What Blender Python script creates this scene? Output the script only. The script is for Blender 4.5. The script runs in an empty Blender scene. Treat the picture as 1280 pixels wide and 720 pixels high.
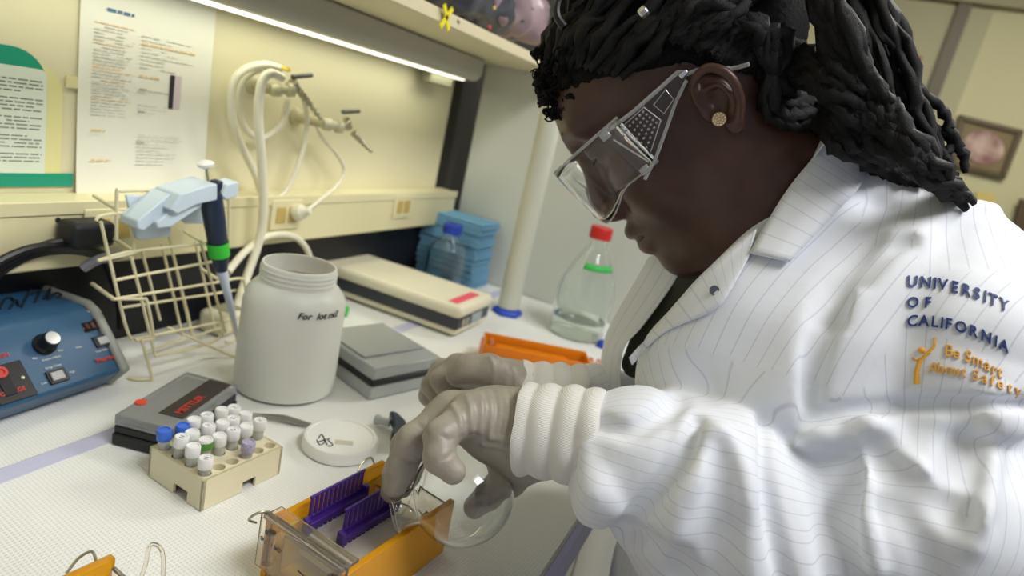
import bpy, bmesh, math, random
import numpy as np
from mathutils import Vector, Matrix, noise
# ------------------------------------------------------------ camera, world, lights, exposure
SC = bpy.context.scene
COL = SC.collection
FPX = 800.0
CAM = np.array([0.0, 0.0, 1.26])
_x = np.array([360, 132.0, -FPX]); AX = _x / np.linalg.norm(_x)
_u = np.array([math.sin(math.radians(12.7)), math.cos(math.radians(12.7))])
_D = FPX * FPX / (360 * _u[0] + 132 * _u[1])
_z = np.array([_u[0] * _D, _u[1] * _D, FPX]); AZ = _z / np.linalg.norm(_z)
AY = np.cross(AZ, AX)
RW = np.array([AX, AY, AZ])                       # camera axes -> room axes (x along the bench, y to the wall, z up)
cam_d = bpy.data.cameras.new('camera'); cam_d.sensor_width = 36; cam_d.lens = FPX / 1280 * 36
cam_d.clip_start = 0.02
cam_d.dof.use_dof = True; cam_d.dof.focus_distance = 0.455; cam_d.dof.aperture_fstop = 5.6
cam = bpy.data.objects.new('camera', cam_d); COL.objects.link(cam)
_m = Matrix([[float(v) for v in r] for r in RW]).to_4x4(); _m.translation = Vector(CAM.tolist())
cam.matrix_world = _m
SC.camera = cam
SC.view_settings.view_transform = 'Standard'; SC.view_settings.look = 'None'
SC.view_settings.gamma = 1; SC.view_settings.use_curve_mapping = False
SC.view_settings.exposure = 0.0
wd = bpy.data.worlds.new('room_ambient'); SC.world = wd; wd.use_nodes = True
wd.node_tree.nodes['Background'].inputs[0].default_value = (0.90, 0.95, 1.06, 1)
wd.node_tree.nodes['Background'].inputs[1].default_value = 0.34
def area(name, loc, target, size, sy, energy, col):
    l = bpy.data.lights.new(name, 'AREA'); l.shape = 'RECTANGLE'; l.size = size; l.size_y = sy
    l.energy = energy; l.color = col
    o = bpy.data.objects.new(name, l); COL.objects.link(o); o.location = loc
    d = Vector(target) - Vector(loc); o.rotation_euler = d.to_track_quat('-Z', 'Y').to_euler()
    return o
area('ceiling_lamp_light', (0.45, -0.75, 2.5), (0.5, 0.1, 1.0), 1.1, 0.5, 28.5, (1.0, 0.99, 0.985))
area('ceiling_lamp_light', (2.3, -0.8, 2.5), (2.6, -0.6, 0.5), 1.1, 0.5, 34, (1.0, 0.97, 0.88))
area('undershelf_lamp_light', (0.72, 0.645, 1.305), (0.72, 0.655, 0.9), 0.85, 0.03, 0.45, (1.0, 0.99, 0.80))

# ------------------------------------------------------------ pixel rays of the photo -> points of the room
def ray(px, py): return RW @ np.array([px - 640.0, 360.0 - py, -FPX])
def P(px, py, d): return Vector((CAM + ray(px, py) * d / FPX).tolist())
def onz(px, py, z=0.9):
    r = ray(px, py); return Vector((CAM + r * (z - CAM[2]) / r[2]).tolist())
def ony(px, py, y):
    r = ray(px, py); return Vector((CAM + r * y / r[1]).tolist())
def onx(px, py, x):
    r = ray(px, py); return Vector((CAM + r * x / r[0]).tolist())
def onpl(px, py, p0, n):
    r = Vector(ray(px, py).tolist()); c = Vector(CAM.tolist())
    return c + r * ((p0 - c).dot(n) / r.dot(n))

# ------------------------------------------------------------ materials
MATS = {}
def M(name, col=(0.8, 0.8, 0.8), rough=0.5, metal=0.0, trans=0.0, ior=1.45, bump=0.0, bscale=200.0, var=0.0, vscale=30.0,
      emit=None, estr=0.0, sss=0.0, spec=0.5, alpha=1.0, coat=0.0, sheen=0.0):
    if name in MATS: return MATS[name]
    m = bpy.data.materials.new(name); m.use_nodes = True; nt = m.node_tree; b = nt.nodes['Principled BSDF']
    I = b.inputs
    I['Base Color'].default_value = (*col, 1); I['Roughness'].default_value = rough; I['Metallic'].default_value = metal
    I['Transmission Weight'].default_value = trans; I['IOR'].default_value = ior
    I['Specular IOR Level'].default_value = spec; I['Alpha'].default_value = alpha; I['Coat Weight'].default_value = coat
    if sheen: I['Sheen Weight'].default_value = sheen
    if sss:
        I['Subsurface Weight'].default_value = sss; I['Subsurface Radius'].default_value = (0.01, 0.006, 0.004); I['Subsurface Scale'].default_value = 1
    if emit: I['Emission Color'].default_value = (*emit, 1); I['Emission Strength'].default_value = estr
    tc = nt.nodes.new('ShaderNodeTexCoord')
    if var:
        n = nt.nodes.new('ShaderNodeTexNoise'); n.inputs['Scale'].default_value = vscale; n.inputs['Detail'].default_value = 5
        nt.links.new(tc.outputs['Object'], n.inputs['Vector'])
        r = nt.nodes.new('ShaderNodeMapRange'); r.inputs[1].default_value = 0.3; r.inputs[2].default_value = 0.7
        r.inputs[3].default_value = 1 - var; r.inputs[4].default_value = 1 + var
        mx = nt.nodes.new('ShaderNodeVectorMath'); mx.operation = 'SCALE'; mx.inputs[0].default_value = col
        nt.links.new(n.outputs['Fac'], r.inputs[0]); nt.links.new(r.outputs[0], mx.inputs['Scale']); nt.links.new(mx.outputs[0], I['Base Color'])
    if bump:
        n = nt.nodes.new('ShaderNodeTexNoise'); n.inputs['Scale'].default_value = bscale; n.inputs['Detail'].default_value = 4
        nt.links.new(tc.outputs['Object'], n.inputs['Vector'])
        bp = nt.nodes.new('ShaderNodeBump'); bp.inputs['Strength'].default_value = bump; bp.inputs['Distance'].default_value = 0.001
        nt.links.new(n.outputs['Fac'], bp.inputs['Height']); nt.links.new(bp.outputs[0], I['Normal'])
    MATS[name] = m; return m

def srgb(r, g, b):
    f = lambda c: (c / 255 / 12.92) if c <= 10 else ((c / 255 + 0.055) / 1.055) ** 2.4
    return (f(r), f(g), f(b))

# ------------------------------------------------------------ mesh helpers
class MB:
    def __init__(s): s.b = bmesh.new()
    def _add(s, geom, mat): bmesh.ops.transform(s.b, matrix=mat, verts=geom)
    def box(s, lo, hi, rz=0.0, piv=None):
        lo, hi = Vector(lo), Vector(hi); c = (lo + hi) / 2; d = hi - lo
        g = bmesh.ops.create_cube(s.b, size=1)['verts']
        m = Matrix.Translation(c) @ Matrix.Diagonal((*d, 1))
        if rz:
            p = Vector(piv) if piv else c
            m = Matrix.Translation(p) @ Matrix.Rotation(rz, 4, 'Z') @ Matrix.Translation(-p) @ m
        s._add(g, m); return s
    def mbox(s, size, mat):
        g = bmesh.ops.create_cube(s.b, size=1)['verts']; s._add(g, mat @ Matrix.Diagonal((*size, 1))); return s
    def lathe(s, prof, p0, axis=(0, 0, 1), n=32, cap=True):
        """prof: list of (r, h) along axis from p0"""
        q = Vector(axis).normalized().to_track_quat('Z', 'Y').to_matrix(); p0 = Vector(p0)
        rings = []
        for r, h in prof:
            if r < 1e-6: rings.append([s.b.verts.new(p0 + q @ Vector((0, 0, h)))])
            else: rings.append([s.b.verts.new(p0 + q @ Vector((r * math.cos(2 * math.pi * k / n), r * math.sin(2 * math.pi * k / n), h))) for k in range(n)])
        for a, b in zip(rings, rings[1:]):
            for k in range(n):
                k2 = (k + 1) % n
                if len(a) == 1 and len(b) > 1: s.b.faces.new((a[0], b[k2], b[k]))
                elif len(b) == 1 and len(a) > 1: s.b.faces.new((a[k], a[k2], b[0]))
                elif len(a) > 1: s.b.faces.new((a[k], a[k2], b[k2], b[k]))
        if cap:
            if len(rings[0]) > 1: s.b.faces.new(list(reversed(rings[0])))
            if len(rings[-1]) > 1: s.b.faces.new(rings[-1])
        return s
    def cyl(s, a, b, r, r2=None, n=20):
        a, b = Vector(a), Vector(b); return s.lathe([(r, 0), (r if r2 is None else r2, (b - a).length)], a, b - a, n)
    def tube(s, pts, r, n=8, smooth=True, sub=6, closed=False):
        pts = [Vector(p) for p in pts]
        if smooth and len(pts) > 2: pts = spline(pts, sub, closed)
        N = len(pts); rings = []; up = None
        for i, p in enumerate(pts):
            if closed: t = pts[(i + 1) % N] - pts[i - 1]
            else: t = pts[min(i + 1, N - 1)] - pts[max(i - 1, 0)]
            t.normalize()
            if up is None: up = t.orthogonal().normalized()
            up = (up - t * up.dot(t)).normalized(); sd = t.cross(up)
            rr = r(i / (N - 1)) if callable(r) else r
            rings.append([s.b.verts.new(p + (up * math.cos(2 * math.pi * k / n) + sd * math.sin(2 * math.pi * k / n)) * rr) for k in range(n)])
        for i in range(N if closed else N - 1):
            a, b = rings[i], rings[(i + 1) % N]
            for k in range(n): s.b.faces.new((a[k], a[(k + 1) % n], b[(k + 1) % n], b[k]))
        if not closed: s.b.faces.new(list(reversed(rings[0]))); s.b.faces.new(rings[-1])
        return s
    def prism(s, poly, vec):
        """poly: list of 3D points, extruded by vec"""
        v = Vector(vec); a = [s.b.verts.new(Vector(p)) for p in poly]; b = [s.b.verts.new(Vector(p) + v) for p in poly]; n = len(a)
        s.b.faces.new(a); s.b.faces.new(list(reversed(b)))
        for i in range(n): s.b.faces.new((a[(i + 1) % n], a[i], b[i], b[(i + 1) % n]))
        return s
    def sphere(s, c, r, sc=(1, 1, 1), u=20, v=12):
        g = bmesh.ops.create_uvsphere(s.b, u_segments=u, v_segments=v, radius=1)['verts']
        s._add(g, Matrix.Translation(Vector(c)) @ Matrix.Diagonal((r * sc[0], r * sc[1], r * sc[2], 1))); return s
    def build(s, name, mat, parent=None, bevel=0.0, seg=2, smooth=True, ang=35, subd=0):
        bmesh.ops.recalc_face_normals(s.b, faces=s.b.faces)
        me = bpy.data.meshes.new(name); s.b.to_mesh(me); s.b.free()
        if mat: me.materials.append(mat)
        o = bpy.data.objects.new(name, me); COL.objects.link(o)
        if smooth:
            me.polygons.foreach_set('use_smooth', [True] * len(me.polygons))
            try: me.set_sharp_from_angle(angle=math.radians(ang))
            except Exception: pass
        if bevel:
            md = o.modifiers.new('bevel', 'BEVEL'); md.width = bevel; md.segments = seg; md.limit_method = 'ANGLE'; md.angle_limit = math.radians(40)
        if subd:
            md = o.modifiers.new('subd', 'SUBSURF'); md.levels = subd; md.render_levels = subd
        if parent is not None:
            o.parent = parent; o.matrix_parent_inverse = Matrix.Translation(-parent.location)
        return o
def spline(pts, sub=6, closed=False):
    out = []; n = len(pts)
    for i in range(n if closed else n - 1):
        if closed: p0, p1, p2, p3 = pts[i - 1], pts[i], pts[(i + 1) % n], pts[(i + 2) % n]
        else: p0, p1, p2, p3 = pts[max(i - 1, 0)], pts[i], pts[i + 1], pts[min(i + 2, n - 1)]
        for k in range(sub):
            t = k / sub; t2 = t * t; t3 = t2 * t
            out.append(0.5 * ((2 * p1) + (p2 - p0) * t + (2 * p0 - 5 * p1 + 4 * p2 - p3) * t2 + (3 * p1 - p0 - 3 * p2 + p3) * t3))
    if not closed: out.append(pts[-1])
    return out
def E(name, loc, label, cat, group=None):
    o = bpy.data.objects.new(name, None); COL.objects.link(o); o.location = loc; o.empty_display_size = 0.02
    o['label'] = label; o['category'] = cat
    if group: o['group'] = group
    return o
def tag(o, label, cat, group=None):
    o['label'] = label; o['category'] = cat
    if group: o['group'] = group
    return o
def struct(o): o['kind'] = 'structure'; return o
def dup(root, off, label=None, group=None):
    r = root.copy(); COL.objects.link(r); r.location = root.location + Vector(off)
    if label: r['label'] = label
    if group: r['group'] = group
    for ch in list(root.children):
        c = ch.copy(); COL.objects.link(c); c.parent = r; c.matrix_parent_inverse = ch.matrix_parent_inverse
        for g in ch.children:
            d = g.copy(); COL.objects.link(d); d.parent = c
    return r
def text(body, size, mat, o, xa, ya, parent=None, name='lettering', ext=0.0002, bold=0.0, align='LEFT', shear=0.0, spacing=1.0):
    """flat lettering with its baseline starting at o, running along xa, letters rising along ya"""
    cu = bpy.data.curves.new(name, 'FONT'); cu.body = body; cu.size = size; cu.extrude = ext; cu.offset = bold
    cu.align_x = align; cu.shear = shear; cu.space_character = spacing; cu.resolution_u = 3
    t = bpy.data.objects.new(name, cu); COL.objects.link(t)
    me = bpy.data.meshes.new_from_object(t.evaluated_get(bpy.context.evaluated_depsgraph_get()))
    bpy.data.objects.remove(t); bpy.data.curves.remove(cu)
    x = Vector(xa).normalized(); y = Vector(ya); y = (y - x * y.dot(x)).normalized(); z = x.cross(y)
    m = Matrix((x, y, z)).transposed().to_4x4(); m.translation = Vector(o)
    me.transform(m); me.materials.clear(); me.materials.append(mat); me.name = name
    ob = bpy.data.objects.new(name, me); COL.objects.link(ob)
    if parent is not None: ob.parent = parent; ob.matrix_parent_inverse = Matrix.Translation(-parent.location)
    return ob
rnd = random.Random(4)

# ------------------------------------------------------------ the room
cream = M('cream_wall_paint', srgb(224, 217, 182), 0.55, bump=0.1, bscale=90, var=0.02, vscale=3)
wallm = M('beige_wall_paint', srgb(196, 190, 150), 0.7, var=0.03, vscale=1)
white_lam = M('white_laminate', srgb(228, 228, 222), 0.35)
dark = M('black_rubber', srgb(24, 26, 32), 0.5)
struct(MB().box((-1.5, -3, -0.02), (4.1, 0.8, 0)).build('floor', M('floor_vinyl', srgb(120, 116, 100), 0.5, var=0.1)))
struct(MB().box((-1.5, -3, 2.6), (4.1, 0.8, 2.65)).build('ceiling', M('ceiling_paint', srgb(215, 210, 185), 0.8)))
struct(MB().box((-1.5, 0.70, 0), (1.215, 0.74, 2.6)).build('wall_left', cream))
struct(MB().box((1.215, 0.70, 0), (4.1, 0.74, 2.6)).build('wall_left_shade', M('painted_wall_shade', srgb(38, 38, 34), 0.7)))  # flush end of the wall, coloured near black for the shade by the partition
struct(MB().box((4.0, -3, 0), (4.1, 0.70, 2.6)).build('wall_back', wallm))
struct(MB().box((-1.5, 0.690, 0.90), (1.25, 0.70, 1.012)).build('baseboard_bench', M('dark_splashback', srgb(22, 23, 30), 0.4)))
# partition panel at the end of the bench
pt = tag(MB().box((1.265, -0.12, 0.0), (1.285, 0.66, 1.372)).build('partition_panel', M('grey_panel', srgb(205, 208, 198), 0.5), bevel=0.002), 'pale grey upright partition panel closing the far end of the bench', 'partition')
# doorway, casing and things on the far wall
struct(MB().box((3.985, -0.60, 0), (4.0, 0.10, 2.25)).build('door_1', M('door_paint', srgb(168, 164, 128), 0.6)))
a = onx(1203, 5, 3.98); b = onx(1165, 121, 3.98)
struct(MB().box((3.96, -0.50, 0), (4.0, -0.44, 2.3)).build('trim_1', M('dark_door_frame', srgb(92, 84, 60), 0.5)))
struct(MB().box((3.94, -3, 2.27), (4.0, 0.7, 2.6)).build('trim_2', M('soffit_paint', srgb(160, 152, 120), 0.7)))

# bench
bench = E('lab_bench', (0.5, 0.4, 0), 'long white laboratory bench with a pale lilac front edge', 'bench')
MB().box((-0.9, 0.095, 0.862), (1.262, 0.698, 0.897)).build('worktop', white_lam, bench, bevel=0.002)
MB().box((-0.9, 0.088, 0.862), (1.262, 0.095, 0.8985)).build('front_edge', M('lilac_edge', srgb(168, 166, 205), 0.35), bench, bevel=0.001)
MB().box((-0.9, 0.13, 0.0), (1.262, 0.69, 0.862)).build('cabinet_body', M('bench_cabinet', srgb(205, 203, 190), 0.5), bench, bevel=0.002)
for i in range(4):
    x0 = -0.88 + i * 0.535
    d = MB().box((x0, 0.112, 0.10), (x0 + 0.52, 0.13, 0.84)).build('door', M('bench_cabinet', ()), bench, bevel=0.002)
    h = MB().box((x0 + 0.46, 0.10, 0.62), (x0 + 0.475, 0.112, 0.76)).build('handle', M('steel', srgb(170, 170, 168), 0.3, 1.0), d, bevel=0.002)
    h.matrix_parent_inverse = Matrix.Identity(4)

def liner_mat():
    m = bpy.data.materials.new('embossed_liner_paper'); m.use_nodes = True; nt = m.node_tree; b = nt.nodes['Principled BSDF']
    b.inputs['Base Color'].default_value = (*srgb(236, 237, 232), 1); b.inputs['Roughness'].default_value = 0.6
    tc = nt.nodes.new('ShaderNodeTexCoord'); mp = nt.nodes.new('ShaderNodeMapping'); mp.inputs['Scale'].default_value = (330, 330, 330); mp.inputs['Rotation'].default_value = (0, 0, 0.12)
    v = nt.nodes.new('ShaderNodeTexVoronoi'); v.inputs['Randomness'].default_value = 0.0; v.inputs['Scale'].default_value = 1
    mr = nt.nodes.new('ShaderNodeMapRange'); mr.inputs[1].default_value = 0.15; mr.inputs[2].default_value = 0.45
    bp = nt.nodes.new('ShaderNodeBump'); bp.inputs['Strength'].default_value = 0.4; bp.inputs['Distance'].default_value = 0.0009; bp.invert = True
    mx = nt.nodes.new('ShaderNodeMix'); mx.data_type = 'RGBA'; mx.inputs['A'].default_value = (*srgb(229, 231, 226), 1); mx.inputs['B'].default_value = (*srgb(242, 243, 240), 1)
    nt.links.new(tc.outputs['Object'], mp.inputs[0]); nt.links.new(mp.outputs[0], v.inputs['Vector']); nt.links.new(v.outputs['Distance'], mr.inputs[0])
    nt.links.new(mr.outputs[0], bp.inputs['Height']); nt.links.new(bp.outputs[0], b.inputs['Normal']); nt.links.new(mr.outputs[0], mx.inputs['Factor']); nt.links.new(mx.outputs['Result'], b.inputs['Base Color'])
    return m
LIN = liner_mat()
lilac = M('lilac_border', srgb(205, 205, 232), 0.3, bump=0.6, bscale=60)
l1 = E('bench_liner', (0.4, 0.3, 0.8985), 'white embossed absorbent liner under the tube rack with lilac plastic border', 'liner')
MB().box((-0.9, 0.098, 0.8985), (1.262, 0.492, 0.8998)).build('sheet', LIN, l1)
MB().box((-0.9, 0.492, 0.8985), (1.262, 0.512, 0.9004)).build('border', lilac, l1, bevel=0.0004)
l2 = MB().box((-0.9, 0.513, 0.8985), (1.262, 0.689, 0.9)).build('bench_liner', LIN)
tag(l2, 'white embossed liner strip along the wall under the blue power supply', 'liner')

# raceway with outlets
rw = E('cable_raceway', (0.5, 0.68, 1.01), 'cream metal electrical raceway running along the wall above the dark splashback', 'raceway')
rcm = M('raceway_enamel', srgb(220, 212, 170), 0.4, bump=0.1, bscale=30)
MB().box((-0.9, 0.655, 1.012), (1.235, 0.699, 1.082)).build('channel', rcm, rw, bevel=0.003)
MB().box((-0.9, 0.653, 1.070), (1.235, 0.657, 1.084)).build('cover_lip', rcm, rw, bevel=0.001)
brass = M('outlet_insert', srgb(190, 165, 95), 0.4)
for px, py in ((138, 285), (357, 268), (503, 258)):
    q = ony(px, py, 0.654)
    f = MB().box((q.x - 0.03, 0.6515, q.z - 0.022), (q.x + 0.03, 0.655, q.z + 0.022)).build('outlet_plate', rcm, rw, bevel=0.001)
    for s in (-1, 1):
        g = MB().box((q.x - 0.009 + s * 0.012, 0.650, q.z - 0.012), (q.x + 0.009 + s * 0.012, 0.652, q.z + 0.012)).build('socket', brass, f, bevel=0.0015); g.matrix_parent_inverse = Matrix.Identity(4)
for px, py in ((73, 275), (78, 292), (180, 247), (470, 245)):
    q = ony(px, py, 0.654); MB().lathe([(0.003, 0), (0.0028, 0.001), (0, 0.0013)], (q.x, 0.655, q.z), (0, -1, 0), 10).build('screw', M('steel', ()), rw)

# shelf, lamp, bag
sh = tag(MB().box((-0.9, 0.47, 1.355), (1.262, 0.699, 1.372)).build('wall_shelf', M('shelf_laminate', srgb(214, 204, 170), 0.5), bevel=0.002), 'thick beige wall shelf above the strip lamp', 'shelf')
lp = E('undershelf_lamp', (0.7, 0.62, 1.31), 'long grey under-shelf strip lamp with a rounded end and glowing lower edge', 'lamp')
lx = 1.165
prof = []
for k in range(9):
    a = k / 8 * math.pi / 2; prof.append((0.612 + 0.0 * k + 0.02 * (1 - math.cos(a)), 1.330 - 0.020 * math.sin(a)))
lamp_grey = M('lamp_enamel', srgb(176, 174, 160), 0.35)
MB().prism([(-0.9, y, z) for y, z in [(0.612, 1.354)] + prof + [(0.685, 1.310), (0.685, 1.354)]], (lx + 0.9, 0, 0)).build('housing', lamp_grey, lp, bevel=0.004, seg=3)
MB().lathe([(0.021, 0), (0.020, 0.012), (0.012, 0.022), (0, 0.025)], (lx, 0.648, 1.333), (1, 0, 0), 20).build('end_cap', lamp_grey, lp)
MB().box((-0.9, 0.632, 1.3068), (lx - 0.03, 0.655, 1.3102)).build('diffuser', M('lamp_diffuser', (1, 1, 0.9), 0.5, emit=(1.0, 0.98, 0.80), estr=1.5), lp, bevel=0.001)
MB().box((1.06, 0.66, 1.288), (1.14, 0.685, 1.310)).build('bracket', M('bracket_grey', srgb(120, 118, 95), 0.5), lp, bevel=0.003)
# dark bag lying on the shelf
def blob(mb, c, r, seed, amp=0.18, f=18, u=40, v=24, rz=0.0):
    c = Vector(c); g = bmesh.ops.create_uvsphere(mb.b, u_segments=u, v_segments=v, radius=1)['verts']
    R = Matrix.Rotation(rz, 3, 'Z')
    for q in g:
        p = q.co.copy(); p = Vector([math.copysign(abs(t) ** 0.75, t) for t in p]); w = Vector((p.x * r[0], p.y * r[1], p.z * r[2]))
        n = noise.noise(w * f + Vector((seed, seed * 2, 0))); w *= 1 + amp * n; q.co = c + R @ w
    return mb
bag = E('plastic_bag', (0.82, 0.53, 1.372), 'dark grey patterned plastic bag with a yellow cross lying on the wall shelf', 'bag')
m_ = MB(); blob(m_, (0.86, 0.545, 1.425), (0.24, 0.07, 0.05), 3, 0.25, 30, 80, 40)
bagm = M('bag_plastic', srgb(70, 72, 82), 0.25, bump=1.0, bscale=60, var=0.5, vscale=40)
m_.build('bag_body', bagm, bag, ang=80)
m_ = MB(); blob(m_, (0.99, 0.54, 1.44), (0.14, 0.07, 0.055), 8, 0.3, 30, 60, 30)
m_.build('bag_flap', M('mauve_plastic', srgb(150, 128, 136), 0.3, bump=0.8, bscale=60, var=0.2), bag, ang=80)
q = ony(558, 22, 0.465); yel = M('yellow_print', srgb(235, 222, 40), 0.5)
for s in (-1, 1):
    MB().mbox((0.006, 0.002, 0.034), Matrix.Translation(q) @ Matrix.Rotation(math.radians(38 * s), 4, 'Y')).build('printed_cross', yel, bag)
for px, py, c in ((612, 34, srgb(200, 60, 70)), (618, 10, srgb(225, 190, 60)), (575, 26, srgb(215, 210, 160))):
    MB().sphere(ony(px, py, 0.468), 0.0035, (1.2, 0.5, 0.8)).build('printed_dot', M('dot_%d' % px, c, 0.5), bag)
MB().tube([ony(px, py, 0.48) for px, py in ((625, 2), (650, 4), (668, 14), (664, 27), (648, 24), (640, 12))], 0.0022, closed=True).build('bag_handle', M('brown_cord', srgb(60, 40, 30), 0.5), bag)

# papers on the wall
paper = M('white_paper', srgb(236, 236, 222), 0.6)
ink = M('grey_ink', srgb(165, 165, 160), 0.7); inkd = M('dark_ink', srgb(45, 45, 50), 0.7); inko = M('orange_ink', srgb(232, 200, 150), 0.7); inkb = M('blue_ink', srgb(80, 120, 160), 0.7)
def sheet(name, corners, y, mat, parent=None, th=0.0006, nx=12, nz=14, curl=0.004, seed=0):
    """slightly curling sheet; corners TL,TR,BR,BL as pixels on the wall plane"""
    c = [ony(px, py, y) for px, py in corners]; mb = MB(); g = {}
    for side in (0, 1):
        for i in range(nx + 1):
            for j in range(nz + 1):
                u, v = i / nx, j / nz
                p = c[0].lerp(c[1], u).lerp(c[3].lerp(c[2], u), v)
                p.y -= curl * (v ** 3) * (0.6 + 0.4 * math.sin(3 * u + seed)) - side * -th if side == 0 else curl * (v ** 3) * (0.6 + 0.4 * math.sin(3 * u + seed)) + th
                g[side, i, j] = mb.b.verts.new(p)
    for i in range(nx):
        for j in range(nz):
            mb.b.faces.new((g[0, i, j], g[0, i + 1, j], g[0, i + 1, j + 1], g[0, i, j + 1])); mb.b.faces.new((g[1, i, j], g[1, i, j + 1], g[1, i + 1, j + 1], g[1, i + 1, j]))
    for i in range(nx):
        mb.b.faces.new((g[0, i, 0], g[1, i, 0], g[1, i + 1, 0], g[0, i + 1, 0])); mb.b.faces.new((g[0, i, nz], g[0, i + 1, nz], g[1, i + 1, nz], g[1, i, nz]))
    for j in range(nz):
        mb.b.faces.new((g[0, 0, j], g[0, 0, j + 1], g[1, 0, j + 1], g[1, 0, j])); mb.b.faces.new((g[0, nx, j], g[1, nx, j], g[1, nx, j + 1], g[0, nx, j + 1]))
    return mb.build(name, mat, parent)
def printed(mb, x0, x1, z, y, h, r, fill=0.9):
    x = x0
    while x < x1:
        w = r.uniform(0.003, 0.012)
        if r.random() < fill: mb.box((x, y - 0.0002, z), (min(x + w, x1), y, z + h))
        x += w + 0.0018
big = E('wall_notice', (0.53, 0.698, 1.2), 'large white printed form taped to the wall beside the gas taps', 'paper')
sheet('sheet', ((101, -12), (272, -12), (252, 232), (92, 246)), 0.6982, paper, big, curl=0.006)
r_ = random.Random(2); A = MB(); B = MB(); O = MB()
fy = 0.6965
def wx(px): return ony(px, 60, 0.698).x
z = 1.262
while z > 1.165:                       # left column of fine print
    printed(A if r_.random() < .8 else O, 0.462, 0.495 + 0.012 * r_.random(), z, fy, 0.0009, r_); z -= 0.0034
z = 1.258
while z > 1.115:                       # right column
    if r_.random() < .75: printed(A, 0.515, 0.54 + 0.05 * r_.random(), z, fy - (0.004 if z < 1.15 else 0), 0.0009, r_)
    z -= 0.0042
printed(O, 0.515, 0.585, 1.249, fy, 0.002, r_, 1); printed(O, 0.515, 0.54, 1.214, fy, 0.002, r_, 1); printed(O, 0.462, 0.478, 1.150, fy - .002, 0.002, r_, 1); printed(O, 0.462, 0.485, 1.118, fy - .004, 0.002, r_, 1)
for z_ in (1.2, 1.175, 1.14): printed(B, 0.515, 0.525, z_, fy - .002, 0.0016, r_, 1)
for _o in (A, O, B): pass
fp1 = A.build('fine_print', M('pale_ink', srgb(206, 206, 196), .7), big); fp2 = O.build('orange_print', inko, big); fp3 = B.build('bold_print', ink, big)
for o_ in (fp1, fp2, fp3): o_['kind'] = 'stuff'
B = MB(); printed(B, 0.475, 0.505, 1.2755, fy, 0.003, r_, 1); B.build('letterhead', inkb, big)['kind'] = 'stuff'
p0, p1 = ony(215, 94, fy), ony(219, 137, fy)
MB().box((p0.x - 0.002, fy - 0.0004, p1.z), (p0.x + 0.004, fy, p0.z)).build('gel_picture', inkd, big)
MB().box((p0.x + 0.004, fy - 0.0003, p1.z), (p0.x + 0.013, fy, p0.z)).build('picture_panel', M('pale_rose_print', srgb(214, 200, 205), .7), big)
# green bordered instruction sheet
gr = E('green_notice', (0.40, 0.698, 1.15), 'white instruction label with a rounded green border and dark print at the left', 'paper')
gm = M('green_print', srgb(28, 150, 120), 0.5)
TL, BR = ony(0, 55, 0.697), ony(91, 232, 0.697)
zt, zb = ony(0, 55, 0.697).z, 1.089
def rounded(x0, x1, z0, z1, rr, y, n=8):
    pts = [(x0, y, z0), (x1, y, z0)]
    for k in range(n + 1):
        a = k / n * math.pi / 2; pts.append((x1 - rr + rr * math.cos(a), y, z1 - rr + rr * math.sin(a)))
    return pts + [(x0, y, z1)]
MB().box((-0.05, 0.6975, 1.0885), (0.4475, 0.6985, 1.1025)).build('green_band', gm, gr)
xr = ony(60, 85, 0.697).x
MB().prism(rounded(-0.05, xr + 0.016, 1.1025, zt - 0.012, 0.03, 0.6983), (0, 0.0008, 0)).build('yellow_backing', M('pale_yellow_tape', srgb(228, 222, 160), .6), gr)
MB().prism(rounded(-0.05, xr, 1.1025, zt, 0.032, 0.6978), (0, 0.0008, 0)).build('green_header', gm, gr)
MB().prism(rounded(-0.05, xr, 1.1025, zt - 0.0175, 0.008, 0.6973), (0, 0.0008, 0)).build('sheet', M('mint_paper', srgb(222, 232, 215), .6), gr)
A = MB(); z = zt - 0.030; k = 0
while z > 1.112:
    if k % 5 != 4: printed(A, 0.30, xr - 0.004 - (0.02 * r_.random() if k % 4 == 3 else 0), z, 0.6972, 0.0011, r_, .95)
    z -= 0.0036; k += 1
A.build('fine_print', M('print_black', srgb(130, 134, 128), .7), gr)['kind'] = 'stuff'
# yellow sticky tape strip
tag(MB().box((0.437, 0.6975, 1.192), (0.475, 0.6992, 1.204)).build('masking_tape', M('yellowed_tape', srgb(226, 216, 165), .5)), 'strip of yellowed tape on the wall between the two notices', 'tape')

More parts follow.
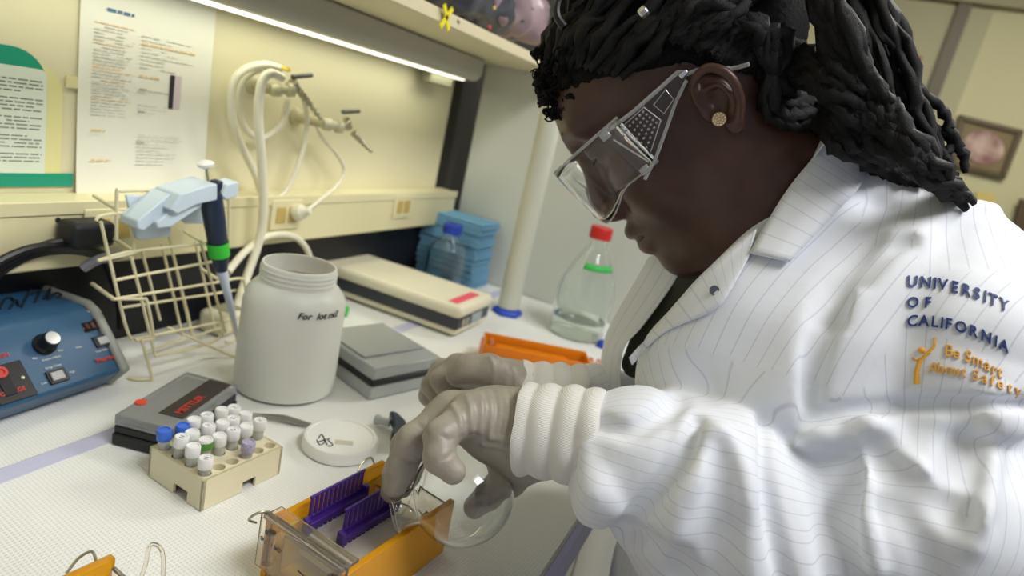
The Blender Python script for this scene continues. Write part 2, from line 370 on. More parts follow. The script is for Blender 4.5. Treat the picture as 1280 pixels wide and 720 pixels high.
# gas taps with hoses
steel = M('brushed_metal', srgb(165, 160, 135), 0.35, 0.6); enam = M('tap_enamel', srgb(188, 182, 150), 0.35, 0.15); hosem = M('hose_white', srgb(224, 220, 196), 0.4)
def W(px, py, y=0.66): return ony(px, py, y)
def tap(pts, label):
    b0, b1, lev0, lev1, knob, noz0, noz1, yy = pts
    t = E('gas_tap', W(*b0, 0.69), label, 'tap')
    c = W(*b0, yy)
    MB().lathe([(0.013, 0), (0.013, 0.004), (0.008, 0.007), (0.0065, 0.7 - yy)], (c.x, 0.70, c.z), (0, -1, 0), 20).build('wall_flange', enam, t)
    MB().lathe([(0, -.004), (0.007, -.003), (0.009, 0.0), (0.0095, 0.010), (0.0065, 0.013), (0.0065, 0.02), (0.010, 0.022), (0.010, 0.030), (0, 0.031)], W(*b0, yy), W(*b1, yy - .012) - W(*b0, yy), 6 * 4).build('valve_body', enam, t)
    MB().lathe([(0.0062, 0), (0.0062, 0.008), (0.008, 0.009), (0.008, 0.015), (0, 0.017)], W(*b1, yy - .01), W(*knob, yy - .01) - W(*b1, yy - .01), 16).build('bonnet', steel, t)
    MB().tube([W(*lev0, yy - .01), W(*lev1, yy - .012)], 0.0035, smooth=False).build('lever', M('lever_grey', srgb(95, 95, 88), 0.4, .3), t, bevel=.001)
    MB().tube([W(*noz0, yy - .015), W((noz0[0] + noz1[0]) // 2, (noz0[1] + noz1[1]) // 2, yy - .02), W(*noz1, yy - .03)], lambda u: 0.0055 - 0.003 * u - 0.0008 * math.sin(u * 40), sub=10, n=12).build('nozzle', steel, t)
    return t
t1 = tap(((340, 112), (372, 112), (365, 96), (390, 94), (357, 92), (376, 115), (402, 150), 0.665), 'wall gas tap with a yellow cap and hoses looped over it')
MB().lathe([(0.0062, 0), (0.0058, 0.004), (0, 0.005)], W(357, 88, 0.655), (0.2, 0, 1), 16).build('cap', M('yellow_cap', srgb(225, 200, 50), .4), t1)
t2 = tap(((405, 155), (436, 160), (428, 140), (449, 139), (425, 138), (442, 166), (465, 190), 0.645), 'wall gas tap to the right with a bare nozzle pointing down')
def hose(lbl, segs, r, y=None, cat='hose', name='rubber_hose', mat=None):
    pts = [W(*s[:2], s[2]) for s in segs]
    return tag(MB().tube(pts, r, n=12, sub=8).build(name, mat or hosem), lbl, cat, None)
hose('thick white hose hanging straight down from the yellow capped tap to the bench', [(352, 97, .64), (338, 92, .632), (327, 105, .63), (323, 145, .63), (327, 200, .63), (329, 260, .63), (324, 300, .63), (308, 347, .62), (296, 385, .60)], 0.0058)
hose('white hose making the widest outer loop left of the taps', [(350, 86, .665), (330, 81, .665), (305, 88, .665), (291, 108, .665), (291, 150, .665), (303, 185, .665), (320, 220, .665), (326, 240, .665)], 0.0052)
hose('white hose making the small inner loop behind the taps', [(345, 84, .675), (320, 88, .677), (303, 103, .68), (299, 130, .68), (305, 158, .68), (323, 173, .68), (342, 165, .68), (355, 148, .68), (360, 124, .68)], 0.0045)
hose('thin white tube looping low from the yellow capped tap', [(376, 115, .65), (383, 140, .66), (382, 170, .665), (373, 205, .665), (358, 238, .665), (342, 248, .665), (330, 236, .665), (322, 212, .665)], 0.0036)
hose('thin white cord from the right tap down to the outlet plug', [(392, 150, .67), (403, 172, .672), (420, 192, .672), (430, 212, .67), (421, 232, .665), (400, 250, .65), (380, 266, .642)], 0.0030, name='plug_lead', cat='cable')
hose('white hose arching over the dark splashback behind the jar', [(285, 340, .62), (305, 316, .63), (330, 297, .64), (355, 293, .645), (374, 300, .65), (386, 318, .655), (388, 345, .655)], 0.0048)
pl = W(376, 268, 0.64)
tag(MB().lathe([(0.0115, 0), (0.0125, 0.004), (0.0115, 0.012), (0.006, 0.018), (0.004, 0.026), (0, 0.027)], (pl.x, 0.651, pl.z), (0.15, -1, 0.3), 20).build('power_plug', hosem), 'round white power plug pushed into the middle outlet', 'plug')
bp = W(110, 292, 0.635)
pg = E('power_plug', bp, 'black power plug in the outlet behind the wire rack', 'plug')
MB().box((bp.x - 0.022, 0.622, bp.z - 0.013), (bp.x + 0.022, 0.652, bp.z + 0.014)).build('plug_body', dark, pg, bevel=0.006, seg=3)
blk = M('black_cable', srgb(20, 20, 22), 0.35)
cb = E('power_cable', (0.38, 0.65, 0.98), 'coil of thick black cable heaped behind the blue power supply', 'cable')
for k, (a0, a1) in enumerate(((0, 0), (.006, 4), (.012, -5), (-.006, 8), (.002, 12))):
    pts = [(-20, 345 + a1), (10, 325 + a1 * .6), (45, 312 + a1 * .4), (90, 309 + a1 * .3), (125, 318 + a1 * .3), (140, 345), (150, 375), (152, 410)]
    MB().tube([W(x_, y_, 0.655 - a0) for x_, y_ in pts], 0.0048, n=10).build('cable_turn', blk, cb)
MB().tube([W(104, 335, .63), W(122, 325, .62), W(150, 318, .60)], 0.0050, n=10).build('grey_sleeve', M('sleeve_grey', srgb(140, 142, 145), .4), cb)
MB().tube([bp, W(90, 300, .64), W(60, 306, .645), W(20, 322, .65), W(-20, 335, .65)], 0.0048, n=10).build('cable_lead', blk, cb)

# white adaptor strip behind the rack
ad = E('power_strip', (0.66, 0.66, 0.9), 'cream power strip lying on the bench behind the wire rack', 'power strip')
MB().box((0.595, 0.628, 0.901), (0.76, 0.672, 0.932), rz=0.12).build('casing', M('strip_plastic', srgb(222, 216, 190), .4), ad, bevel=0.008, seg=3)
for k in range(3):
    MB().box((0.612 + k * .045, 0.638, 0.931), (0.638 + k * .045, 0.664, 0.9335), rz=.12, piv=(.68, .65, .9)).build('socket', M('socket_grey', srgb(170, 165, 140), .5), ad, bevel=0.001)

# ------------------------------------------------------------ blue power supply
ps = E('power_supply', (0.38, 0.63, 0.9), 'blue electrophoresis power supply with a grey end frame, knob and display', 'power supply')
blue = M('blue_enamel', srgb(45, 85, 118), 0.38, bump=0.15, bscale=400); bez = M('grey_bezel', srgb(150, 152, 145), .45)
ang = math.radians(4.5)
PX = Vector((math.cos(ang), math.sin(ang), 0)); PN = Vector((math.sin(ang), -math.cos(ang), 0))   # along / out of front
po = Vector((0.422, 0.579, 0.9))
def pp(u, o, z): return po + PX * u + PN * o + Vector((0, 0, z - 0.9 + 0))
prf = [(-0.012, .9015), (0.010, .925), (-0.022, .958), (-0.036, .976), (-0.048, .981), (-0.125, .979), (-0.125, .9015)]
MB().prism([pp(-0.42, o, z) for o, z in prf], PX * 0.42).build('case', blue, ps, bevel=0.004, seg=3)
big_ = [(o + (0.003 if o > -0.03 else 0), z + (0.003 if z > .95 else 0)) for o, z in prf]
MB().prism([pp(0.0, o, z) for o, z in big_], PX * 0.010).build('end_frame', bez, ps, bevel=0.004, seg=3)
f0 = pp(0, 0.010, .925); f1 = pp(0, -0.022, .958)      # slanted front panel
up_ = (f1 - f0).normalized(); nrm = PX.cross(up_).normalized()
if nrm.dot(PN) < 0: nrm = -nrm
def FP(px, py, off=0.0006): return onpl(px, py, f0 + nrm * off, nrm)
def plate(name, px, py, w, h, mat, th=0.002, par=ps, off=0.0, bev=0.0006):
    c = FP(px, py, off + th / 2); m = Matrix((PX, up_, nrm)).transposed().to_4x4(); m.translation = c
    return MB().mbox((w, h, th), m).build(name, mat, par, bevel=bev)
blkp = M('panel_black', srgb(22, 22, 24), .3); gkey = M('key_grey', srgb(170, 172, 170), .4); whi = M('white_print', srgb(225, 228, 225), .5); redp = M('red_print', srgb(190, 55, 50), .5)
plate('display', 116, 406, 0.023, 0.0125, M('display_glass', srgb(30, 22, 24), .15), .0015)
for k in range(3):
    c = FP(109 + k * 7, 407.5 - k * 1.6, .0018); m = Matrix((PX, up_, nrm)).transposed().to_4x4(); m.translation = c
    MB().mbox((.0035, .006, .0003), m).build('digit_window', M('digit_red', srgb(70, 30, 30), .3), ps)
k1 = plate('key', 128, 426, 0.017, 0.0125, blkp, .002); plate('key_cap', 129, 425.5, 0.011, 0.008, gkey, .003, ps, .001)
plate('key', 72, 470, 0.018, 0.0135, blkp, .002); plate('key_cap', 72, 469.5, 0.0115, 0.0085, gkey, .003, ps, .001)
c = FP(55, 431); kn = MB().lathe([(0.0105, 0), (0.0105, 0.003), (0.0085, 0.005), (0.0078, 0.014), (0.0070, 0.0155), (0, 0.0155)], c, nrm, 28).build('knob', blkp, ps)
MB().lathe([(0.0066, 0), (0.0064, 0.0008), (0, 0.0010)], c + nrm * .0155, nrm, 28).build('knob_face', M('spun_aluminium', srgb(200, 200, 200), .3, .9), kn)
plate('high_voltage_socket', 13, 478, 0.032, 0.036, blkp, .0015)
plate('socket_slot', 8, 480, 0.010, 0.022, M('slot_black', (.005, .005, .005), .6), .001, ps, .0015)
c = FP(0, 466, .0025); MB().lathe([(0.0055, 0), (0.0055, 0.002), (0.003, 0.002), (0.003, 0.001), (0, .001)], c, nrm, 20).build('red_jack', M('jack_red', srgb(190, 50, 40), .4), ps)
c = FP(28, 472, .0018); MB().lathe([(0.002, 0), (0.0015, 0.001), (0, 0.0012)], c, nrm, 12).build('screw', steel, ps)
def ptext(s, px, py, size, mat, bold=0.0, align='LEFT'): return text(s, size, mat, FP(px, py, .0019 if mat is redp else .0008), PX, up_, ps, bold=bold, align=align)
ptext('EC105', 103, 397, .0082, whi, .0002)
ptext('HIGH', -6, 449, .005, redp, .0001); 
ptext('VOLTAGE', -4, 498, .0056, redp, .0001)
t_ = ptext('Thermo', 121, 454, .0062, redp, .00025)
ptext('Meter Select', 120, 441, .0026, whi); ptext('Volts', 95, 436, .003, whi); ptext('Output Adjust', 53, 452, .003, whi); ptext('Min', 41, 450, .003, whi); ptext('Max', 73, 440, .003, whi)
ptext('Range Select', 57, 462, .003, whi); ptext('High', 87, 467, .003, whi); ptext('Low', 52, 481, .003, whi); ptext('Power', -4, 430, .0038, whi)
# felt pen scrawl on the sloping top
s0 = pp(0, -0.022, .958); s1 = pp(0, -0.036, .976)
tz = .9815
def TP(px, py): return onz(px, py, tz)
pen = M('felt_pen', srgb(28, 45, 55), .6)
scr = [[(0, 392), (6, 380), (14, 378), (18, 384), (12, 392), (20, 381), (24, 388)], [(27, 390), (36, 372), (40, 362)], [(34, 375), (52, 368)], [(44, 384), (54, 362)], [(55, 380), (64, 364), (60, 380), (70, 372), (76, 374)], [(72, 378), (88, 366)]]
for st in scr:
    MB().tube([TP(x_, y_ - 6) for x_, y_ in st], 0.0011, n=6).build('handwriting', pen, ps)
for sx in (-0.39, -0.03):
    for so in (-.02, -.11): MB().cyl(pp(sx, so, .8998), pp(sx, so, .902), .006, n=12).build('foot', dark, ps)

# ------------------------------------------------------------ wire rack, pipette holder and pipette
wr = E('wire_rack', (0.52, 0.6, 0.9), 'cream coated wire rack standing beside the blue power supply', 'rack')
wm = M('wire_coating', srgb(222, 214, 176), .35)
front = [[(146, 300), (146, 242), (152, 239), (207, 237), (283, 234), (286, 240), (286, 300)], [(120, 276), (126, 270), (156, 266), (161, 272), (167, 312), (163, 317), (122, 326)],
 [(122, 326), (167, 314), (257, 305)], [(145, 350), (266, 327)], [(142, 374), (277, 352)], [(126, 277), (155, 400), (165, 425)], [(164, 321), (194, 445)], [(250, 300), (282, 415)],
 [(168, 424), (298, 398)], [(194, 445), (260, 430), (280, 416)]]
back = [[(202, 240), (215, 312), (240, 420)], [(177, 312), (200, 400)], [(202, 304), (228, 420)], [(215, 312), (240, 415)], [(244, 301), (268, 410)], [(277, 240), (286, 352)], [(150, 385), (300, 362)], [(180, 440), (290, 405)]]
legs = [[(142, 374, .585), (176, 374, .575), (184, 378, .572), (192, 420, .572), (190, 424, .572), (170, 426, .575)], [(177, 424, .572), (190, 480, .572), (186, 486, .574), (172, 482, .58), (160, 472, .59)],
 [(209, 409, .60), (290, 449, .57), (297, 446, .57), (298, 432, .575), (277, 352, .585)], [(277, 352, .585), (300, 348, .59), (306, 356, .595), (308, 400, .60), (296, 424, .60), (282, 428, .59)]]
zmin = .9025
for y0, L in ((.588, front), (.625, back)):
    for p in L:
        pts = [W(x_, y_, y0) for x_, y_ in p]
        for q in pts: q.z = max(q.z, zmin)
        MB().tube(pts, .0017, n=8, sub=5).build('wire', wm, wr)
for p in legs:
    pts = [W(*s) for s in p]
    for q in pts: q.z = max(q.z, zmin)
    MB().tube(pts, .0017, n=8, sub=5).build('wire', wm, wr)
for px, py in ((146, 262), (167, 314), (257, 305), (277, 352), (142, 374), (286, 250)):
    MB().tube([W(px, py, .588), W(px, py, .588) + Vector((0.004, .04, 0.004))], .0021, smooth=False).build('cross_wire', wm, wr)
ph = E('pipette_holder', W(200, 270, .6), 'pale blue plastic pipette holder with hooked arms clipped on the wire rack', 'holder')
pb = M('pale_blue_plastic', srgb(206, 222, 232), .35, sss=.1)
def wprism(poly, y, th, mat, name, par, bev=.0015): return MB().prism([W(x_, y_, y) for x_, y_ in poly], (0, th, 0)).build(name, mat, par, bevel=bev, seg=3)
wprism([(158, 244), (216, 246), (214, 296), (176, 301), (170, 298)], .590, .004, pb, 'back_plate', ph)
wprism([(209, 229), (250, 228), (262, 240), (258, 280), (232, 280), (212, 262)], .594, .004, pb, 'back_plate', ph)
wprism([(172, 276), (212, 243), (219, 242), (219, 258), (180, 289), (172, 286)], .562, .026, pb, 'arm', ph)
wprism([(196, 278), (244, 241), (252, 241), (253, 258), (214, 284), (198, 286)], .556, .030, pb, 'arm', ph)
wprism([(213, 262), (226, 243), (264, 231), (272, 230), (272, 250), (246, 256), (222, 268)], .550, .036, pb, 'arm', ph)
wprism([(284, 231), (297, 227), (299, 229), (298, 246), (282, 250), (277, 244)], .566, .02, pb, 'arm', ph)
pi = E('pipette', W(285, 380, .575), 'navy micropipette with a bright green band hanging in the holder', 'pipette')
navy = M('navy_plastic', srgb(36, 48, 72), .3); whp = M('white_plastic', srgb(226, 228, 226), .35, sss=.05)
def ax(a, b, y=.567): return W(*a, y), W(*b, y)
a, b = ax((263, 240), (277, 338)); L_ = (b - a).length
MB().lathe([(.004, -.010), (.0095, -.004), (.0118, .006), (.0118, L_ * .35), (.0105, L_ * .62), (.0085, L_ * .9), (.0065, L_), (0, L_)], a, b - a, 24).build('handle', navy, pi)
MB().lathe([(.0118, L_ * .62), (.0121, L_ * .63), (.0113, L_ * .80), (.0105, L_ * .805)], a, b - a, 24, cap=False).build('green_band', M('green_tape', srgb(60, 200, 60), .5), pi)
MB().prism([W(x_, y_, .556) for x_, y_ in ((272, 227), (280, 226), (279, 236), (268, 256), (266, 247))], (0, .012, 0)).build('finger_hook', navy, pi, bevel=.002)
a2, b2 = ax((277, 338), (299, 424)); L2 = (b2 - a2).length
b2.z = max(b2.z, .903); 
MB().lathe([(.0062, 0), (.0065, .003), (.0046, L2 * .2), (.0040, L2 * .5), (.0026, L2 * .72), (.0012, L2), (0, L2)], a2, b2 - a2, 20).build('tip_cone', M('pale_tip_plastic', srgb(205, 215, 235), .35, sss=.05), pi)
a3, b3 = ax((261, 232), (257, 206))
MB().cyl(a3, b3, .0014).build('plunger_rod', steel, pi)
MB().lathe([(.003, -.004), (.0085, -.001), (.0088, .002), (.006, .0035), (0, .004)], b3, b3 - a3, 24).build('plunger_button', whp, pi)

# ------------------------------------------------------------ jar
def liq(name, prof_out, th, base, mat, par, n=40, axis=(0, 0, 1)):
    """open vessel from an outer profile, wall thickness th"""
    inner = [(max(r - th, 0.0001), h if i else h + th) for i, (r, h) in enumerate(prof_out) if r > 0]
    pr = [(0, prof_out[0][1])] + prof_out + list(reversed(inner)) + [(0, prof_out[0][1] + th)]
    return MB().lathe(pr, base, axis, n, cap=False).build(name, mat, par, ang=50)
jr = E('plastic_jar', (0.567, 0.471, .9), 'large open white plastic jar with handwriting, standing before the wire rack', 'jar')
jp = M('hdpe_plastic', srgb(233, 232, 222), .4, sss=.25, bump=.05, bscale=60)
JC = (0.562, 0.477, .9)
liq('jar_body', [(.050, .0005), (.0565, .004), (.0575, .012), (.0568, .105), (.0545, .118), (.0465, .128), (.0415, .131), (.0415, .150), (.0405, .152)], .0018, JC, jp, jr, 56)
for k in range(3): MB().lathe([(.0412, 0), (.0424, .001), (.0424, .002), (.0412, .003)], (JC[0], JC[1], .9 + .134 + k * .005), (0, 0, 1), 48, cap=False).build('thread', jp, jr)
def wrap_text(s, size, mat, px, py, cx, cy, rad, par, bold=0.0, name='handwriting', shear=.3, tilt=0.0):
    """lettering bent round an upright cylinder of radius rad at (cx,cy), starting at the pixel"""
    r = Vector(ray(px, py).tolist()); c = Vector(CAM.tolist()); A_ = r.x ** 2 + r.y ** 2; dx, dy = c.x - cx, c.y - cy
    B_ = 2 * (r.x * dx + r.y * dy); C_ = dx * dx + dy * dy - rad * rad; t = (-B_ - math.sqrt(B_ * B_ - 4 * A_ * C_)) / (2 * A_)
    p = c + r * t; th0 = math.atan2(p.y - cy, p.x - cx)
    o = text(s, size, mat, (0, 0, 0), (1, 0, 0), (0, 1, 0), None, name, bold=bold, shear=shear)
    for v in o.data.vertices:
        x, y, z = v.co; a = th0 + x / rad; v.co = (cx + (rad + z) * math.cos(a), cy + (rad + z) * math.sin(a), p.z + y + x * tilt)
    if par: o.parent = par; o.matrix_parent_inverse = Matrix.Translation(-par.location)
    return o
wrap_text('For  lot rx2', .0105, inkd, 371, 399, JC[0], JC[1], .0576, jr, .0002)
# jar lid lying on the bench
ld = E('jar_lid', (0.497, 0.341, .9), 'round white screw lid lying flat on the liner with a small label', 'lid')
LC = Vector((0.5, .343, .9))
MB().lathe([(0, .0005), (.0365, .0005), (.038, .002), (.038, .011), (.0365, .0135), (.0335, .0138), (.0325, .0128), (0, .0126)], LC, (0, 0, 1), 60, cap=False).build('cap', M('lid_plastic', srgb(236, 236, 232), .35, sss=.08), ld)
q = onz(430, 553, .9130); MB().box((q.x - .009, q.y - .004, .9128), (q.x + .009, q.y + .004, .9131), rz=-.95).build('label', M('kraft_label', srgb(205, 200, 180), .6), ld)
for st in ([(398, 548), (402, 543), (406, 552), (400, 556), (396, 550)], [(404, 545), (409, 556)], [(396, 553), (412, 548)], [(410, 550), (416, 556), (410, 558)]):
    MB().tube([onz(x_, y_, .9130) for x_, y_ in st], .0006, n=5).build('handwriting', inkd, ld)

# ------------------------------------------------------------ spectro box
sb = E('instrument_box', (0.95, 0.58, .9), 'cream topped instrument with a dark band and small display, behind the jar', 'instrument')
crm = M('instrument_cream', srgb(232, 226, 200), .4); chd = M('charcoal_plastic', srgb(58, 60, 68), .4)
def slab(mb, x0, x1, y0, y1, z0, z1): return mb.box((x0, y0, z0), (x1, y1, z1), rz=SR, piv=(.885, .423, .9))
SR = 0.03
slab(MB(), .887, 1.005, .425, .735, .904, .918).build('base_shell', crm, sb, bevel=.006, seg=4)
slab(MB(), .885, 1.008, .423, .737, .914, .938).build('dark_band', chd, sb, bevel=.004, seg=3)
slab(MB(), .882, 1.012, .420, .742, .934, .956).build('top_shell', crm, sb, bevel=.009, seg=5)
c0 = Vector((.955, .4225, .926)); 
slab(MB(), .935, .975, .4215, .4235, .917, .934).build('display', M('lcd_grey', srgb(150, 165, 170), .15), sb, bevel=.0008)
for dx in (.905, .920): slab(MB(), dx - .005, dx + .005, .421, .4235, .919, .931).build('key', M('key_beige', srgb(170, 165, 150), .5), sb, bevel=.001)
slab(MB(), .895, .980, .435, .452, .9555, .9568).build('pink_tape', M('pink_tape', srgb(235, 90, 110), .5), sb)
for k in range(4): slab(MB(), .90 + k * .025, .91 + k * .025, .44, .45, .8985, .905).build('foot', dark, sb)

# ------------------------------------------------------------ grey box with clear lid
gb = E('sample_box', (0.67, 0.44, .9), 'clear lidded plastic storage box with a black band beside the jar', 'box')
g0 = Vector((.607, .385, .9)); gu = (Vector((.712, .352, .9)) - g0); gv = (Vector((.640, .475, .9)) - g0)
gu.normalize(); gv = Vector((-gu.y, gu.x, 0)); rzg = math.atan2(gu.y, gu.x)
def gbx(u0, u1, v0, v1, z0, z1, name, mat, bev=.002):
    m = Matrix.Translation(g0 + gu * (u0 + u1) / 2 + gv * (v0 + v1) / 2 + Vector((0, 0, (z0 + z1) / 2 - .9))) @ Matrix.Rotation(rzg, 4, 'Z')
    return MB().mbox((u1 - u0, v1 - v0, z1 - z0), m).build(name, mat, gb, bevel=bev)
frost = M('frosted_plastic', srgb(206, 210, 207), .35, trans=.2, ior=1.2); clr = M('clear_plastic', (0.93, .95, .95), .08, trans=1.0, ior=1.3)
gbx(0, .108, 0, .125, .9005, .918, 'base_tray', frost)
gbx(-.001, .109, -.001, .126, .918, .926, 'black_band', M('matte_black', srgb(30, 30, 32), .5))
gbx(.004, .104, .004, .121, .926, .932, 'foam_insert', M('dark_grey_foam', srgb(170, 175, 174), .8))
gbx(0, .108, 0, .125, .9262, .942, 'lid', M('clear_lid_plastic', srgb(214, 219, 218), .22, trans=.45, ior=1.3))
gbx(.006, .102, .03, .121, .942, .945, 'lid_rim', M('clear_lid_plastic', ()), .001)

# tube caps behind the grey box
for px, py, c, lab, r in ((436, 362, srgb(222, 92, 50), 'orange red screw cap of a tube lying behind the jar', .0125), (428, 388, srgb(50, 190, 70), 'green tube cap lying behind the jar', .009)):
    q = onz(px, py, .9 + r); e = E('tube', (q.x, q.y, .9), lab, 'tube')
    d = Vector((.35, -.9, 0)).normalized()
    MB().lathe([(r * .9, 0), (r, .002), (r, .016), (r * .85, .019), (0, .019)], q - d * .010, d, 24).build('cap', M('cap_%d' % px, c, .4), e)
    MB().lathe([(r * .8, 0), (r * .8, .05), (0, .07)], q - d * .010, -d, 20).build('body', frost, e)

# ------------------------------------------------------------ blue pads, bottles, cylinder
st = E('folded_pad', (1.2, .62, .9), '', 'pad')
bpm = M('blue_pad_paper', srgb(120, 172, 205), .8, bump=.4, bscale=120)
COL.objects.unlink(st); bpy.data.objects.remove(st)
rs = random.Random(7)
for k in range(11):
    z0 = .9005 + k * .0128
    ox, oy = rs.uniform(-.003, .003), rs.uniform(-.004, .004)
    mb = MB(); mb.box((1.165 + ox, .548 + oy, z0), (1.250 + ox, .688 + oy, z0 + .0052)); mb.box((1.167 + ox, .550 + oy, z0 + .006), (1.249 + ox, .687 + oy, z0 + .0120))
    o = mb.build('folded_pad', bpm, bevel=.002)
    pos = ['lowest', 'second lowest', 'third from the bottom', 'fourth from the bottom', 'fifth from the bottom', 'middle', 'fifth from the top', 'fourth from the top', 'third from the top', 'second from the top', 'topmost'][k]
    tag(o, '%s blue folded pad of the stack behind the blue capped bottle' % pos, 'pad', 'blue folded pads stacked by the partition')
glass = M('clear_glass', (0.97, 1.0, .99), .02, trans=1.0, ior=1.35); pet = M('pet_plastic', (0.94, .97, .98), .05, trans=1.0, ior=1.4)
bb = E('square_bottle', (1.13, .59, .9), 'clear square bottle with a blue screw cap in front of the blue pads', 'bottle')
q = Vector((1.120, .588, .9))
MB().lathe([(0, .001), (.030, .001), (.034, .004), (.034, .076), (.030, .088), (.0165, .104), (.0155, .108), (.0155, .118)], q, (0, 0, 1), 4 * 8, cap=False)
def sqbottle(name, q, par, mat, th=.0015):
    mb = MB()
    def ring(r, h, sq):
        out = []
        for k in range(32):
            a = 2 * math.pi * k / 32; c, s_ = math.cos(a), math.sin(a); n_ = (abs(c) ** sq + abs(s_) ** sq) ** (-1 / sq); out.append(mb.b.verts.new(q + Vector((r * n_ * c, r * n_ * s_, h))))
        return out
    pr = [(.030, .001, 5), (.033, .004, 6), (.033, .080, 6), (.029, .092, 4), (.0165, .108, 2), (.0155, .112, 2), (.0155, .122, 2)]
    rings = [ring(*p) for p in pr] + [ring(max(r - th, .001), h, s) for r, h, s in reversed(pr[1:])] + [ring(.028, .003, 5)]
    for a_, b_ in zip(rings, rings[1:]):
        for k in range(32): mb.b.faces.new((a_[k], a_[(k + 1) % 32], b_[(k + 1) % 32], b_[k]))
    mb.b.faces.new(rings[0]); mb.b.faces.new(rings[-1]); return mb.build(name, mat, par)
sqbottle('bottle_body', q, bb, pet)
MB().lathe([(.0185, 0), (.0195, .001), (.0195, .017), (.018, .019), (0, .019)], q + Vector((0, 0, .116)), (0, 0, 1), 32).build('cap', M('blue_cap', srgb(35, 65, 175), .4), bb)
rb = E('media_bottle', (1.13, .295, .9), 'tall clear glass laboratory bottle with a red cap and green tape', 'bottle')
q = Vector((1.125, .293, .9))
liq('bottle_body', [(.038, .0005), (.050, .003), (.053, .010), (.053, .085), (.049, .105), (.036, .135), (.024, .158), (.0175, .170), (.0165, .176), (.0165, .192)], .0028, q, glass, rb, 48)
MB().lathe([(0, .0035), (.049, .0035), (.0500, .012), (.0500, .034), (0, .034)], q, (0, 0, 1), 40, cap=False).build('liquid', M('pale_liquid', (0.93, .97, .90), .0, trans=1.0, ior=1.2), rb)
MB().lathe([(.0195, 0), (.0205, .001), (.0205, .020), (.019, .022), (0, .022)], q + Vector((0, 0, .186)), (0, 0, 1), 32).build('cap', M('red_cap', srgb(200, 40, 35), .4), rb)
grn = M('green_tape_strip', srgb(60, 185, 85), .5)
rr = [(.0372 + .0006, .132), (.0318 + .0006, .143)]
mb = MB()
for k in range(13):
    a = math.radians(170 + k * 10)
    for r, h in rr: mb.b.verts.new(q + Vector((r * math.cos(a), r * math.sin(a), h)))
mb.b.verts.ensure_lookup_table()
for k in range(12): mb.b.faces.new([mb.b.verts[i] for i in (2 * k, 2 * k + 2, 2 * k + 3, 2 * k + 1)])
o = mb.build('green_tape', grn, rb); md = o.modifiers.new('sol', 'SOLIDIFY'); md.thickness = .0006; md.offset = 1
cy = E('graduated_cylinder', (1.10, .43, .9), 'tall milky plastic cylinder on a blue hexagonal foot by the partition', 'cylinder')
q = Vector((1.105, .430, .9)); tp = Vector((1.112, .452, 1.285))
MB().lathe([(.030, .0), (.031, .003), (.029, .009), (.020, .013), (0, .013)], q, (0, 0, 1), 6).build('foot', M('blue_foot', srgb(40, 75, 190), .35), cy, bevel=.002, ang=20)
liq('tube_wall', [(.018, .0), (.0205, .002), (.0205, .372), (.0215, .378)], .0015, q + Vector((0, 0, .012)), M('milky_plastic', srgb(205, 205, 188), .4, sss=.2), cy, 40)

# ------------------------------------------------------------ orange casting tray behind the far hand
oc = E('orange_gel_tray', (.86, .29, .9), 'orange transparent gel tank with clear ends behind the far gloved hand', 'gel tank')
orr = M('orange_acrylic', (1.0, .36, .02), .12, trans=.45, ior=1.3)
u0 = Vector((.825, .345, .9)); u1 = Vector((.895, .205, .9)); du = (u1 - u0).normalized(); dv = Vector((-du.y, du.x, 0)); rzo = math.atan2(du.y, du.x)
def ob(a0, a1, b0, b1, z0, z1, name, mat, par=oc, bev=.001):
    m = Matrix.Translation(u0 + du * (a0 + a1) / 2 + dv * (b0 + b1) / 2 + Vector((0, 0, (z0 + z1) / 2))) @ Matrix.Rotation(rzo, 4, 'Z')
    return MB().mbox((a1 - a0, b1 - b0, z1 - z0), m).build(name, mat, par, bevel=bev)
Lo = .165
ob(0, Lo, 0, .003, .001, .034, 'side_wall', orr); ob(0, Lo, .055, .058, .001, .034, 'side_wall', orr); ob(0, Lo, .003, .055, .001, .004, 'tank_floor', orr)
ob(.02, Lo - .03, .008, .050, .018, .022, 'gel_platform', orr); ob(0, .003, .003, .055, .001, .034, 'end_wall', orr); ob(Lo - .003, Lo, .003, .055, .001, .034, 'end_wall', orr)
for k, t0 in enumerate((-.002, .012, Lo + .003, Lo + .015)):
    c = u0 + du * t0 + dv * .02; 
    MB().tube([c + Vector((0, 0, .02)) + (dv * .018 * math.cos(t) + Vector((0, 0, 1)) * .016 * math.sin(t)) for t in [i * math.pi / 4 for i in range(8)]], .0022, closed=True).build('clear_loop', M('peach_acrylic', (1.0, .55, .42), .1, trans=.8, ior=1.3), oc)
ob(.012, .018, -.002, 0, .014, .022, 'terminal', dark)
tag(MB().lathe([(.010, 0), (.010, .010), (.006, .013), (0, .013)], onz(752, 434, .9), (0, 0, 1), 20).build('bottle_cap', M('blue_cap', ())), 'small blue cap on the liner right of the glass bottle', 'cap')
tr = E('clear_tray', (.93, .33, .9), 'flat clear tray lying behind the orange gel tank', 'tray')
m = Matrix.Translation(u0 + du * .10 + dv * .085 + Vector((0, 0, .006))) @ Matrix.Rotation(rzo, 4, 'Z')
MB().mbox((.17, .04, .010), m).build('tray_body', clr, tr, bevel=.002)

